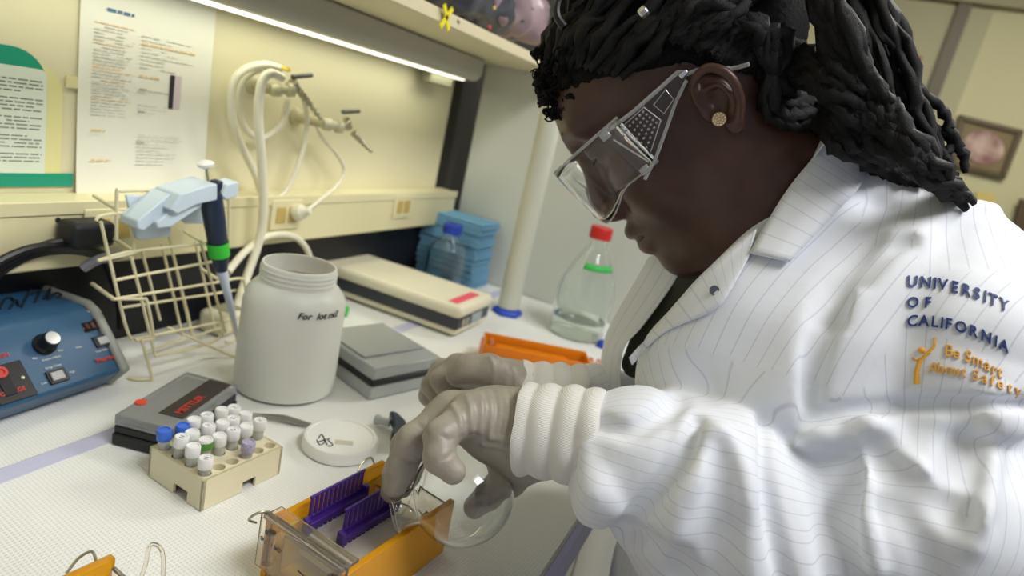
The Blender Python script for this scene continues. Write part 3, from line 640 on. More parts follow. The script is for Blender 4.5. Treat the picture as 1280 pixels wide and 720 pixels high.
# ------------------------------------------------------------ black case, tube rack
bc = E('black_case', (.41, .49, .9), 'flat black case with a clear smoky lid and dark label behind the tube rack', 'case')
k0 = Vector((.357, .489, .9)); ku = Vector((.487 - .370, .480 - .437, 0)).normalized(); ku = Vector((.95, .31, 0)).normalized(); kv = Vector((ku.y, -ku.x, 0)); rzk = math.atan2(ku.y, ku.x)
def kb(a0, a1, b0, b1, z0, z1, name, mat, bev=.0015):
    m = Matrix.Translation(k0 + ku * (a0 + a1) / 2 + kv * (b0 + b1) / 2 + Vector((0, 0, (z0 + z1) / 2))) @ Matrix.Rotation(rzk, 4, 'Z')
    return MB().mbox((a1 - a0, b1 - b0, z1 - z0), m).build(name, mat, bc, bevel=bev)
kb(0, .110, 0, .060, .0005, .012, 'case_base', M('matte_black', ())); kb(.001, .109, .001, .059, .0125, .020, 'case_base_upper', M('matte_black', ()))
kb(.001, .109, .001, .059, .0202, .031, 'lid', M('smoky_lid', (.62, .64, .65), .12, trans=.7, ior=1.3))
kb(.008, .10, .008, .052, .0203, .0215, 'inner_card', M('grey_card', srgb(120, 122, 120), .6), .0003)
lbm = kb(.020, .104, .030, .054, .0310, .0315, 'label', M('label_black', srgb(50, 42, 40), .4), .0002)
text('METTLER', .010, redp, k0 + ku * .026 + kv * .048 + Vector((0, 0, .0318)), ku, -kv, bc, bold=.0002)
q = onz(176, 503, .9315); MB().lathe([(.0055, 0), (.005, .001), (0, .0012)], q, (0, 0, 1), 16).build('red_sticker', M('red_dot', srgb(220, 70, 50), .5), bc)

tr_ = E('tube_rack', (.38, .39, .9), 'cream plastic tube rack holding small capped tubes in front of the black case', 'rack')
rk = M('rack_cream', srgb(228, 220, 188), .5, sss=.05)
r0 = Vector((.3425, .3575, .9)); ra = (Vector((.420, .352, .9)) - r0).normalized(); rb_ = Vector((-ra.y, ra.x, 0)); LA, LB, HZ = .082, .070, .029
RX, RY = 6, 4
def rp(a, b, z): return r0 + ra * a + rb_ * b + Vector((0, 0, z))
holes = [(0.0075 + i * .0134, .009 + j * .0173) for i in range(RX) for j in range(RY)]
# top plate with real holes
mb = MB(); hr = .0052; NS = 16; cxs, cys = .0134, .0173
xs = [0] + [.0075 + (i + .5) * cxs for i in range(RX - 1)] + [LA]; ys = [0] + [.009 + (j + .5) * cys for j in range(RY - 1)] + [LB]
for i in range(RX):
    for j in range(RY):
        hc = (.0075 + i * cxs, .009 + j * cys); x0, x1, y0, y1 = xs[i], xs[i + 1], ys[j], ys[j + 1]
        inn, out, low = [], [], []
        for k in range(NS):
            a = 2 * math.pi * (k + .5) / NS; c, s_ = math.cos(a), math.sin(a)
            tx = ((x1 if c > 0 else x0) - hc[0]) / c; ty = ((y1 if s_ > 0 else y0) - hc[1]) / s_; t = min(tx, ty)
            inn.append(mb.b.verts.new(rp(hc[0] + hr * c, hc[1] + hr * s_, HZ))); low.append(mb.b.verts.new(rp(hc[0] + hr * c, hc[1] + hr * s_, HZ - .012)))
            out.append(mb.b.verts.new(rp(hc[0] + t * c, hc[1] + t * s_, HZ)))
        for k in range(NS):
            k2 = (k + 1) % NS; mb.b.faces.new((inn[k], inn[k2], out[k2], out[k])); mb.b.faces.new((low[k], low[k2], inn[k2], inn[k]))
        cs = [mb.b.verts.new(rp(x_, y_, HZ)) for x_, y_ in ((x1, y1), (x0, y1), (x0, y0), (x1, y0))]
        for ci, (kk, _) in enumerate(((1, 2), (5, 6), (9, 10), (13, 14))): mb.b.faces.new((out[kk], out[(kk + 1) % NS], cs[ci]))
        mb.b.faces.new(list(reversed(low)))
mb.build('top_plate', rk, tr_, ang=30)
def wall(a0, b0, a1, b1, notch):
    """side wall with a notch at the foot"""
    d = rp(a1, b1, 0) - rp(a0, b0, 0); L = d.length; d.normalize(); n_ = Vector((-d.y, d.x, 0)); o_ = rp(a0, b0, 0)
    pl_ = [(0, .0005), (notch[0], .0005), (notch[0], .010), (notch[1], .010), (notch[1], .0005), (L, .0005), (L, HZ), (0, HZ)]
    MB().prism([o_ + d * u + Vector((0, 0, z)) for u, z in pl_], n_ * .0025).build('side_wall', rk, tr_)
wall(0, 0, LA, 0, (.040, .054)); wall(LA, 0, LA, LB, (.03, .045)); wall(LA, LB, 0, LB, (.03, .045)); wall(0, LB, 0, 0, (.034, .052))
capw = M('tube_cap_white', srgb(236, 236, 236), .4, sss=.1); capb = M('tube_cap_blue', srgb(60, 110, 215), .4); tbm = M('tube_plastic', srgb(225, 228, 220), .2, trans=.5, ior=1.2)
capg = M('tube_band_green', srgb(80, 140, 60), .5); capp = M('tube_cap_lilac', srgb(170, 165, 190), .4, var=.3, vscale=600)
def vial(label):
    t = E('sample_tube', (0, 0, 0), label, 'tube')
    MB().lathe([(0, 0), (.003, .0), (.0047, .005), (.0047, .026), (.0054, .0262), (.0054, .0285), (0, .0285)], (0, 0, 0), (0, 0, 1), 16, cap=False).build('tube_body', tbm, t)
    MB().lathe([(.0056, .0262), (.0060, .0268), (.0060, .0345), (.0054, .0358), (.0044, .0358), (.0042, .0350), (0, .0350)], (0, 0, 0), (0, 0, 1), 20).build('cap', capw, t)
    return t
rowname = {0: 'front row', 1: 'second row', 2: 'third row', 3: 'back row'}
colname = ['near end', 'second from near end', 'third from near end', 'third from far end', 'second from far end', 'far end']
occ = [(i, 3) for i in range(6)] + [(i, 2) for i in range(6)] + [(i, 1) for i in range(6)] + [(0, 0), (3, 0)]
v0 = vial('x')
for (i, j) in occ:
    v = dup(v0, (0, 0, 0))
    c = rp(.0075 + i * cxs, .009 + j * cys, .0115 + rnd.uniform(-.0008, .0012))
    if j == 0: c.z -= .004
    v.location = c; v.rotation_euler = (rnd.uniform(-.06, .06), rnd.uniform(-.06, .06), rnd.uniform(0, 6))
    for ch in v.children: ch.matrix_parent_inverse = Matrix.Identity(4)
    capo = [ch for ch in v.children if ch.name.startswith('cap')][0]; look = 'white capped'
    def recolor(m):
        capo.data = capo.data.copy(); capo.data.materials[0] = m
    if (i, j) in ((0, 3), (1, 3)): recolor(capb); look = 'blue capped'
    elif (i, j) == (1, 1):
        look = 'green banded white'; g = MB().lathe([(.0062, .027), (.0063, .0275), (.0063, .033), (.0061, .0335)], (0, 0, 0), (0, 0, 1), 20, cap=False).build('green_band', capg); g.parent = v
    elif (i, j) == (3, 0): recolor(capp); look = 'lilac scribbled'
    else:
        if (i + j) % 2 == 0:
            g = MB().tube([(-.002, -.001, .0352), (0, .002, .0352), (.001, -.002, .0352), (.003, .001, .0352)], .0003, n=4, sub=3).build('handwriting', ink); g.parent = v
    v['label'] = '%s tube in the cream tube rack, %s, %s' % (look, rowname[j], colname[i]); v['group'] = 'tubes in the cream tube rack'

for ch in list(v0.children): bpy.data.objects.remove(ch)
bpy.data.objects.remove(v0)
# forceps
fc = E('forceps', (.5, .43, .9), 'pair of steel forceps lying on the liner between the tube rack and the jar', 'forceps')
a = onz(297, 516, .903); b = onz(355, 523, .904); c = onz(390, 532, .903)
for s in (-1, 1):
    off = Vector((.35, .9, 0)) * .0035 * s
    MB().tube([a + off * .1, a.lerp(b, .5) + off * .7, b + off * 1.3, b.lerp(c, .5) + off * .8, c], lambda u: .0009 + .0016 * min(1, u * 1.6), n=8, sub=8).build('arm', M('forceps_steel', srgb(165, 165, 160), .25, .9), fc)
# small black handled tool
pt2 = E('black_pipettor', (.58, .335, .9), 'small black and clear pipette controller lying beyond the white lid', 'pipette')
a = onz(470, 524, .908); b = onz(492, 530, .91)
MB().lathe([(.006, 0), (.0062, .003), (.0045, .006), (.0045, .018), (0, .018)], a, b - a, 20).build('clear_end', frost, pt2)
MB().prism([onz(x_, y_, .918) for x_, y_ in ((487, 512), (497, 514), (508, 525), (512, 538), (500, 548), (489, 540), (493, 530))], (0, 0, -.012)).build('handle', navy, pt2, bevel=.003)

# ------------------------------------------------------------ gel tank in front
yel_ac = M('amber_acrylic', (1.0, .70, .03), .08, trans=.55, ior=1.3); or_ac = M('deep_amber_acrylic', (1.0, .52, .02), .08, trans=.5, ior=1.3)
clac = M('clear_acrylic', (.98, .93, .84), .04, trans=.95, ior=1.3); purp = M('purple_plastic', srgb(72, 42, 140), .35); wire = M('electrode_wire', srgb(170, 165, 140), .3, .8)
GT = Vector((.3185, .2690, .9)); gx = (Vector((.437, .256, .9)) - GT).normalized(); gy = Vector((gx.y, -gx.x, 0)); GL, GW, GH = .122, .080, .051
rzt = math.atan2(gx.y, gx.x)
def gt(a, b, z): return GT + gx * a + gy * b + Vector((0, 0, z))
def gbox(a0, a1, b0, b1, z0, z1, name, mat, par, bev=.0008, rot=None):
    m = Matrix.Translation(gt((a0 + a1) / 2, (b0 + b1) / 2, (z0 + z1) / 2)) @ Matrix.Rotation(rzt, 4, 'Z')
    if rot: m = m @ rot
    return MB().mbox((a1 - a0, b1 - b0, z1 - z0), m).build(name, mat, par, bevel=bev)
def geltank(label, combs=True):
    t = E('gel_tank', gt(GL / 2, GW / 2, 0), label, 'gel tank')
    for b in (0, GW - .0055): gbox(0, GL, b, b + .0055, .001, GH, 'side_wall', or_ac, t)
    for b in (.0056, GW - .0086): gbox(.004, GL - .004, b, b + .003, .004, GH - .010, 'inner_lining', yel_ac, t)
    gbox(.0, GL, .0056, GW - .0056, .001, .004, 'tank_floor', yel_ac, t)
    gbox(.0, .003, .0056, GW - .0056, .004, GH + .004, 'end_wall', clac, t); gbox(GL - .003, GL, .0056, GW - .0056, .004, GH - .006, 'end_wall', clac, t)
    gbox(-.004, -.001, -.003, GW + .001, .012, GH + .006, 'end_plate', clac, t); gbox(-.004, .012, .0, GW - .002, GH + .002, GH + .005, 'top_rail', clac, t)
    gbox(.028, GL - .026, .010, GW - .010, .014, .030, 'gel_platform', M('clear_platform', (.93, .90, .84), .15, trans=.4, ior=1.25), t)
    gbox(.030, GL - .028, .012, GW - .012, .030, .034, 'agarose_gel', M('agarose', (.92, .88, .80), .12, trans=.4, ior=1.2), t)
    gbox(.012, .015, .0086, GW - .0086, .004, .036, 'baffle', clac, t); gbox(GL - .016, GL - .013, .0086, GW - .0086, .004, .036, 'baffle', clac, t)
    for b in (.009, GW - .009):
        MB().cyl(gt(-.003, b, .020), gt(-.003, b, .046), .0045, n=16).build('electrode_post', clac, t)
    MB().tube([gt(-.006, -.004, GH - .003), gt(-.012, -.005, GH + .002), gt(-.010, .000, GH + .009), gt(-.002, .003, GH + .008), gt(.002, .006, GH + .001)], .0009).build('electrode_wire', wire, t)
    MB().tube([gt(GL - .022, -.0065, GH - .006), gt(GL - .014, -.009, GH - .001), gt(GL - .008, -.006, GH + .002), gt(GL - .008, -.0005, GH - .004)], .0009).build('electrode_wire', wire, t)
    MB().tube([gt(GL + .001, .012, .01), gt(GL + .014, .012, .035), gt(GL + .016, .014, .056), gt(GL + .015, .028, .06), gt(GL + .012, .034, .04), gt(GL + .001, .034, .012)], .0013, sub=4).build('clear_handle', clac, t)
    gbox(.004, .010, GW * .28, GW * .9, .0, .0005, 'floor_mark', inkd, t)
    text('Gel 1  100', .005, inkd, gt(-.0046, .022, .036), -gx.cross(Vector((0, 0, 1))) * 1, (0, 0, 1), t)
    MB().tube([gt(-.0046, .040, .033), gt(-.0046, .070, .030)], .0004, n=4).build('pen_line', inkd, t)
    return t
G1 = geltank('amber acrylic gel tank with two purple combs under the tilted flask')
def comb(b, a0, a1, label, lean):
    e = E('gel_comb', gt((a0 + a1) / 2, b, .04), label, 'comb', 'purple combs in the gel tank')
    zt_, zm, zl = .064, .043, .032
    gbox(a0, a1, b, b + .002, zm, zm + .004, 'comb_rail', purp, e); gbox(a0 - .001, a1 + .001, b - .001, b + .006, zm - .006, zm, 'clamp_bar', purp, e)
    gbox(a0, a1, b, b + .002, zt_ - .0018, zt_, 'top_edge', purp, e, .0003)
    n_ = 12
    for k in range(n_):
        u = a0 + (a1 - a0) * (k + .5) / n_
        gbox(u - .0011, u + .0011, b, b + .0018, zm + .003, zt_ - .001, 'comb_tooth', purp, e, 0)
        gbox(u - .0014, u + .0014, b + .003, b + .0048, zl, zm - .005, 'comb_tooth', purp, e, 0)
    gbox(a0 - .004, a0, b, b + .006, zm - .012, zm + .004, 'end_lug', purp, e); gbox(a1, a1 + .004, b, b + .006, zm - .008, zm + .006, 'end_lug', purp, e)
comb(.0125, .026, .084, 'purple gel comb against the left side wall of the gel tank', 0)
comb(.0400, .034, .092, 'purple gel comb in the middle of the gel tank below the flask mouth', 0)
tgt = onz(139, 688, .953); off = tgt - gt(GL, 0, .053)
off.z = 0
G2 = dup(G1, off, 'second amber gel tank mostly cut off at the lower left corner')
gbx_ = gt(GL, 0, 0)
# ============================================================ the woman at the bench
class SDF:
    def __init__(s, lo, hi, h):
        s.lo = np.array(lo, float); s.h = h; s.n = np.ceil((np.array(hi, float) - s.lo) / h).astype(int) + 1
        s.D = np.full(s.n, 1.0, np.float32)
    def _sub(s, lo, hi):
        a = np.maximum(np.floor((np.array(lo) - s.lo) / s.h).astype(int), 0); b = np.minimum(np.ceil((np.array(hi) - s.lo) / s.h).astype(int) + 1, s.n)
        if np.any(b <= a): return None
        sl = tuple(slice(i, j) for i, j in zip(a, b))
        g = [(s.lo[k] + s.h * np.arange(a[k], b[k])).astype(np.float32) for k in range(3)]
        return sl, g[0][:, None, None], g[1][None, :, None], g[2][None, None, :]
    @staticmethod
    def smin(a, b, k):
        if k <= 0: return np.minimum(a, b)
        h = np.maximum(k - np.abs(a - b), 0) / k
        return np.minimum(a, b) - h * h * k * .25
    def _apply(s, sl, d, op, k):
        if op == '+': s.D[sl] = s.smin(s.D[sl], d, k)
        elif op == '-': s.D[sl] = -s.smin(-s.D[sl], d, k)
        elif op == '&': s.D[sl] = -s.smin(-s.D[sl], -d, k)
    def cap(s, a, b, ra, rb=None, k=0.01, op='+', pad=None):
        rb = ra if rb is None else rb; a = np.array(a, float); b = np.array(b, float); m = max(ra, rb) + (pad if pad is not None else (0.03 if op == '+' else 0) + k * 1.2 + 2 * s.h)
        q = s._sub(np.minimum(a, b) - m, np.maximum(a, b) + m)
        if q is None: return
        sl, X, Y, Z = q; ab = b - a; L = float(ab @ ab) + 1e-12
        t = np.clip(((X - a[0]) * ab[0] + (Y - a[1]) * ab[1] + (Z - a[2]) * ab[2]) / L, 0, 1)
        d = np.sqrt((X - a[0] - t * ab[0]) ** 2 + (Y - a[1] - t * ab[1]) ** 2 + (Z - a[2] - t * ab[2]) ** 2) - (ra + (rb - ra) * t)
        s._apply(sl, d, op, k)
    def poly(s, pts, r, k=0.01, op='+', sub=0):
        pts = [Vector(p) for p in pts]
        rs = [r(i / (len(pts) - 1)) if callable(r) else (r if not isinstance(r, (list, tuple)) else r[i]) for i in range(len(pts))]
        if sub:
            P4 = spline([Vector((*p, q)) for p, q in zip(pts, rs)], sub); pts = [Vector(p[:3]) for p in P4]; rs = [p[3] for p in P4]
        # one distance field for the whole chain, so joints do not swell
        P_ = np.array([tuple(p) for p in pts]); m = max(rs) + (0.03 if op == '+' else 0) + k * 1.2 + 2 * s.h
        q = s._sub(P_.min(0) - m, P_.max(0) + m)
        if q is None: return
        sl, X, Y, Z = q; D = None
        for a, b, ra, rb in zip(P_[:-1], P_[1:], rs[:-1], rs[1:]):
            ab = b - a; L = float(ab @ ab) + 1e-12
            t = np.clip(((X - a[0]) * ab[0] + (Y - a[1]) * ab[1] + (Z - a[2]) * ab[2]) / L, 0, 1)
            d = np.sqrt((X - a[0] - t * ab[0]) ** 2 + (Y - a[1] - t * ab[1]) ** 2 + (Z - a[2] - t * ab[2]) ** 2) - (ra + (rb - ra) * t)
            D = d if D is None else np.minimum(D, d)
        s._apply(sl, D, op, k)
    def ell(s, c, r, k=0.02, op='+', R=None):
        c = np.array(c, float); r = np.array(r, float); m = r.max() + (0.03 if op == '+' else 0) + k * 1.2 + 2 * s.h
        q = s._sub(c - m, c + m)
        if q is None: return
        sl, X, Y, Z = q; X = X - c[0]; Y = Y - c[1]; Z = Z - c[2]
        if R is not None:
            R = np.array(R); X, Y, Z = [R[0, i] * X + R[1, i] * Y + R[2, i] * Z for i in range(3)]
        k0 = np.sqrt((X / r[0]) ** 2 + (Y / r[1]) ** 2 + (Z / r[2]) ** 2); k1 = np.sqrt((X / r[0] ** 2) ** 2 + (Y / r[1] ** 2) ** 2 + (Z / r[2] ** 2) ** 2)
        d = k0 * (k0 - 1) / np.maximum(k1, 1e-6); s._apply(sl, d, op, k)
    def plane(s, p, n, k=0.0, op='&'):
        """keep the side the normal points away from"""
        n = np.array(n, float); n /= np.linalg.norm(n); q = s._sub(s.lo, s.lo + s.h * (s.n - 1)); sl, X, Y, Z = q
        s._apply(sl, ((X - p[0]) * n[0] + (Y - p[1]) * n[1] + (Z - p[2]) * n[2]).astype(np.float32), op, k)
    def val(s, p):
        g = (np.array(p) - s.lo) / s.h; i = np.floor(g).astype(int)
        if np.any(i < 0) or np.any(i >= s.n - 1): return 1.0
        f = g - i; c = s.D[i[0]:i[0] + 2, i[1]:i[1] + 2, i[2]:i[2] + 2]
        c = c[0] * (1 - f[0]) + c[1] * f[0]; c = c[0] * (1 - f[1]) + c[1] * f[1]; return float(c[0] * (1 - f[2]) + c[1] * f[2])
    def march(s, o, d, t0=0.2, t1=1.2, st=None):
        """first crossing of the surface along a line"""
        st = st or s.h * .7; o = np.array(o, float); d = np.array(d, float); d = d / np.linalg.norm(d); t = t0; pv = s.val(o + d * t)
        while t < t1:
            t += st; v = s.val(o + d * t)
            if v <= 0 < pv: return t - st * (-v) / (pv - v + 1e-9)
            pv = v
        return None
    def blur(s, it=1):
        for _ in range(it):
            for ax in range(3):
                a = s.D; b = a.copy(); sl = [slice(None)] * 3
                lo = sl.copy(); mi = sl.copy(); hi = sl.copy(); lo[ax] = slice(0, -2); mi[ax] = slice(1, -1); hi[ax] = slice(2, None)
                b[tuple(mi)] = .25 * a[tuple(lo)] + .5 * a[tuple(mi)] + .25 * a[tuple(hi)]; s.D = b
    def mesh(s):
        """naive surface nets"""
        D = s.D; ins = D < 0; n = D.shape
        c = [ins[i:n[0] - 1 + i, j:n[1] - 1 + j, k:n[2] - 1 + k] for i in (0, 1) for j in (0, 1) for k in (0, 1)]
        sm = sum(x.astype(np.int8) for x in c); act = (sm > 0) & (sm < 8); ii = np.argwhere(act); idx = np.full(act.shape, -1, np.int32); idx[act] = np.arange(len(ii))
        acc = np.zeros((len(ii), 3)); cnt = np.zeros(len(ii)); corners = [(i, j, k) for i in (0, 1) for j in (0, 1) for k in (0, 1)]
        V = [D[ii[:, 0] + a, ii[:, 1] + b, ii[:, 2] + c_] for a, b, c_ in corners]
        for p in range(8):
            for q in range(p + 1, 8):
                a, b = corners[p], corners[q]
                if sum(abs(x - y) for x, y in zip(a, b)) != 1: continue
                va, vb = V[p], V[q]; m = (va < 0) != (vb < 0); t = np.where(m, va / (va - vb + 1e-12), 0)
                for x in range(3): acc[:, x] += np.where(m, a[x] + t * (b[x] - a[x]), 0)
                cnt += m
        pos = s.lo + s.h * (ii + acc / cnt[:, None]); faces = []
        for ax in range(3):
            o1, o2 = [(1, 2), (2, 0), (0, 1)][ax]; sl0 = [slice(None)] * 3; sl1 = [slice(None)] * 3; sl0[ax] = slice(0, -1); sl1[ax] = slice(1, None)
            A = ins[tuple(sl0)]; B = ins[tuple(sl1)]
            for flip, msk in ((False, A & ~B), (True, ~A & B)):
                e = np.argwhere(msk); e = e[(e[:, o1] > 0) & (e[:, o2] > 0) & (e[:, o1] < n[o1] - 1) & (e[:, o2] < n[o2] - 1)]
                if not len(e): continue
                def g(d1, d2):
                    f = e.copy(); f[:, o1] += d1; f[:, o2] += d2; return idx[f[:, 0], f[:, 1], f[:, 2]]
                q = np.stack([g(-1, -1), g(0, -1), g(0, 0), g(-1, 0)], 1)
                faces.append(q[:, ::-1] if flip else q)
        return pos, np.concatenate(faces)
    def build(s, name, mat, parent=None, mtx=None, relax=2, color=None, attrs=None):
        pos, F = s.mesh(); F = F[(F >= 0).all(1)]
        # light smoothing that keeps the volume
        for it in range(relax * 2):
            lam = .5 if it % 2 == 0 else -.52; S = np.zeros_like(pos); C = np.zeros(len(pos))
            for a, b in ((0, 1), (1, 2), (2, 3), (3, 0)):
                for x, y in ((a, b), (b, a)):
                    for d in range(3): S[:, d] += np.bincount(F[:, x], pos[F[:, y], d], len(pos))
                    C += np.bincount(F[:, x], minlength=len(pos))
            pos = pos + lam * (S / np.maximum(C, 1)[:, None] - pos)
        return npmesh(name, pos, F, mat, parent, mtx, attrs)
def npmesh(name, pos, F, mat, parent=None, mtx=None, attrs=None):
    me = bpy.data.meshes.new(name); nv, nf = len(pos), len(F); me.vertices.add(nv); me.loops.add(nf * 4); me.polygons.add(nf)
    wp = pos if mtx is None else pos @ np.array(mtx.to_3x3()).T + np.array(mtx.translation)
    me.vertices.foreach_set('co', wp.astype(np.float32).ravel()); me.loops.foreach_set('vertex_index', F.astype(np.int32).ravel())
    me.polygons.foreach_set('loop_start', np.arange(0, nf * 4, 4, dtype=np.int32)); me.polygons.foreach_set('loop_total', np.full(nf, 4, np.int32)) if hasattr(me.polygons, 'foreach_set') else None
    me.polygons.foreach_set('use_smooth', np.ones(nf, bool)); me.update(calc_edges=True); me.validate()
    if attrs:
        for nm, fn in attrs.items():
            a = me.attributes.new(nm, 'FLOAT', 'POINT'); a.data.foreach_set('value', fn(wp).astype(np.float32))
    me.materials.append(mat); o = bpy.data.objects.new(name, me); COL.objects.link(o)
    if parent is not None: o.parent = parent; o.matrix_parent_inverse = Matrix.Translation(-parent.location)
    return o

# ---- head frame (f forward, u up, s towards her left ear), fitted to the photo
HR = Matrix(((-0.030, -0.202, -0.979), (0.601, 0.779, -0.179), (-0.799, 0.593, -0.098)))
HO = Vector((0.580, 0.095, 1.304))
HM = HR.to_4x4(); HM.translation = HO; HMI = HM.inverted()
def hw(f, u, s): return HM @ Vector((f, u, s))
def hl(p): return HMI @ Vector(p)
woman = E('person', (0.60, -0.08, 0.0), 'person in a white lab coat, safety goggles and grey gloves leaning over the bench', 'person')
def skin_mat():
    m = M('dark_skin', srgb(76, 51, 41), .38, bump=.10, bscale=700, var=.15, vscale=35, sss=.12, spec=.45); return m
skin = skin_mat()
H = SDF((-.125, -.215, -.10), (.15, .15, .10), .0016)
def hcap(*a, **k): H.cap(*a, **k)
H.ell((-.012, .045, 0), (.098, .088, .074)); H.ell((.045, .062, 0), (.056, .050, .060), k=.03); H.ell((.040, -.005, 0), (.056, .075, .060), k=.03)
H.poly([(.012, -.055, .046), (.050, -.085, .034), (.082, -.098, .012)], [.022, .021, .018], k=.03); H.poly([(.012, -.055, -.046), (.050, -.085, -.034), (.082, -.098, -.012)], [.022, .021, .018], k=.03)
H.ell((.060, -.060, 0), (.040, .042, .040), k=.03)
for s_ in (1, -1):
    H.ell((.058, -.022, .036 * s_), (.030, .030, .026), k=.03)           # cheek
    H.cap((.092, .047, .012 * s_), (.080, .052, .045 * s_), .010, .008, k=.022)  # brow
    H.ell((.100, .028, .032 * s_), (.013, .014, .017), k=.018, op='-')
    H.ell((.080, .028, .031 * s_), (.0150, .0150, .0155), k=.006)        # closed lid over the eyeball
    H.cap((.0925, .0235, .019 * s_), (.090, .0225, .043 * s_), .0016, k=.003, op='-')
H.poly([(.097, .036, 0), (.107, .012, 0), (.119, -.015, 0)], [.008, .0095, .0125], k=.016)
for s_ in (1, -1): H.ell((.109, -.023, .0150 * s_), (.0135, .0100, .0098), k=.008)
for s_ in (1, -1): H.ell((.113, -.0345, .008 * s_), (.006, .004, .0035), k=.003, op='-')
H.ell((.085, -.052, 0), (.022, .022, .028), k=.02)
H.poly([(.093, -.052, .025), (.108, -.0490, .011), (.1115, -.0500, 0), (.108, -.0490, -.011), (.093, -.052, -.025)], [.0045, .0080, .0086, .0080, .0045], k=.006, sub=4)
H.poly([(.092, -.058, .024), (.105, -.0655, .011), (.1085, -.0670, 0), (.105, -.0655, -.011), (.092, -.058, -.024)], [.0045, .0086, .0098, .0086, .0045], k=.006, sub=4)
H.poly([(.095, -.0545, .028), (.113, -.0570, .011), (.119, -.0578, 0), (.113, -.0570, -.011), (.095, -.0545, -.028)], .0016, k=.0035, op='-', sub=4)
H.ell((.090, -.092, 0), (.016, .014, .018), k=.02)
# neck down to the chest
nb = hl((.600, -.030, 1.205)); nf = hl((.580, .010, 1.215))
H.poly([(-.020, -.010, 0), tuple(nb)], [.060, .058], k=.03); H.poly([(.020, -.050, 0), tuple(nf)], [.040, .044], k=.04)
# ears
for s_ in (1, -1):
    def e3(f, u, d=0): return (f * .76 - .003, u * .76 - .005, s_ * (.0735 + d + max(0, -f) * .40))
    H.ell(e3(-.012, .004, -.002), (.0135, .020, .0055), k=.006)
    H.poly([e3(.004, .000, .002), e3(.002, .018, .006), e3(-.006, .030, .008), e3(-.020, .033, .009), e3(-.030, .022, .008), e3(-.032, .006, .007), e3(-.026, -.012, .005), e3(-.016, -.024, .003)], [.003, .0034, .0036, .0036, .0036, .0034, .0034, .004], k=.003, sub=4)
    H.ell(e3(-.010, -.027, .001), (.0066, .0072, .0042), k=.005)
    H.poly([e3(-.012, .018, .003), e3(-.022, .012, .004), e3(-.022, -.004, .003), e3(-.014, -.014, .002)], .0026, k=.004, sub=3)
    H.ell(e3(-.010, .002, .006), (.0064, .0085, .0065), k=.004, op='-')
    H.ell(e3(-.013, .024, .007), (.0075, .0028, .004), k=.003, op='-')
    H.ell(e3(.004, -.005, .003), (.0034, .0045, .0042), k=.004)
H.build('head', skin, woman, HM, relax=1)
# eyes are lowered; lashes
for s_ in (1, -1):
    MB().tube([hw(.093, .0225, .018 * s_), hw(.0965, .0205, .030 * s_), hw(.092, .0215, .044 * s_)], .0011, n=6).build('eyelashes', M('lash_black', (.004, .004, .004), .6), woman)
    MB().tube([hw(.1005, .052, .014 * s_), hw(.099, .058, .030 * s_), hw(.088, .055, .048 * s_)], lambda u: .0024 - .0012 * u, n=6).build('eyebrow', M('lash_black', ()), woman)
es = MB(); c = P(899, 149, .466); ec = c
gold = M('earring_gold', srgb(200, 165, 120), .3, .9); gem = M('earring_stone', srgb(235, 215, 190), .08, .3)
nrm_e = (Vector(CAM.tolist()) - c).normalized(); nrm_e = (nrm_e + HR.col[2] * .6).normalized()
c = c - nrm_e * .0005
er = MB().lathe([(.0052, -.002), (.0056, -.001), (.0056, .0005), (.005, .0015), (0, .0012)], c, nrm_e, 28).build('earring', gold, woman)
mb = MB(); qq = nrm_e.to_track_quat('Z', 'Y').to_matrix()
for k, (rr_, n_) in enumerate(((.0041, 12), (.0024, 7), (.0, 1))):
    for i in range(n_):
        a = 2 * math.pi * i / n_ + k; mb.sphere(c + qq @ Vector((rr_ * math.cos(a), rr_ * math.sin(a), .0016)), .00085, u=8, v=6)
g = mb.build('stone_cluster', gem, er); g['kind'] = 'stuff'

# ---- lab coat
C_ = SDF((.33, -.26, .60), (.82, .20, 1.32), .0028)
T = np.array
C_.ell((.605, -.050, 1.11), (.150, .125, .165)); C_.ell((.610, -.075, .92), (.160, .135, .26), k=.06); C_.ell((.610, -.09, .62), (.175, .145, .34), k=.06)
C_.poly([(.550, -.085, 1.190), (.600, -.075, 1.205), (.70, -.085, 1.190)], [.050, .056, .056], k=.03)
C_.poly([(.600, -.065, 1.18), (.595, -.030, 1.215)], [.080, .070], k=.03)
C_.poly([P(1035, 262, .540), P(1085, 272, .530), P(1150, 305, .505)], [.044, .048, .048], k=.02)
C_.ell((.520, -.000, 1.105), (.065, .075, .10), k=.04); C_.ell((.68, .000, 1.105), (.065, .075, .10), k=.04)
_pa, _pb = P(942, 279, .505), P(779, 449, .575); _n = (_pb - _pa).cross(Vector((1, 0, 0))); _n = _n if _n.z > 0 else -_n
C_.plane(tuple(_pa), tuple(_n), k=.006)
# far (right) sleeve
C_.poly([(.70, -.090, 1.19), (.735, -.11, 1.06), (.700, -.02, .985), (.63, .085, .995), (.600, .120, 1.010)], [.062, .062, .055, .044, .034], k=.02)
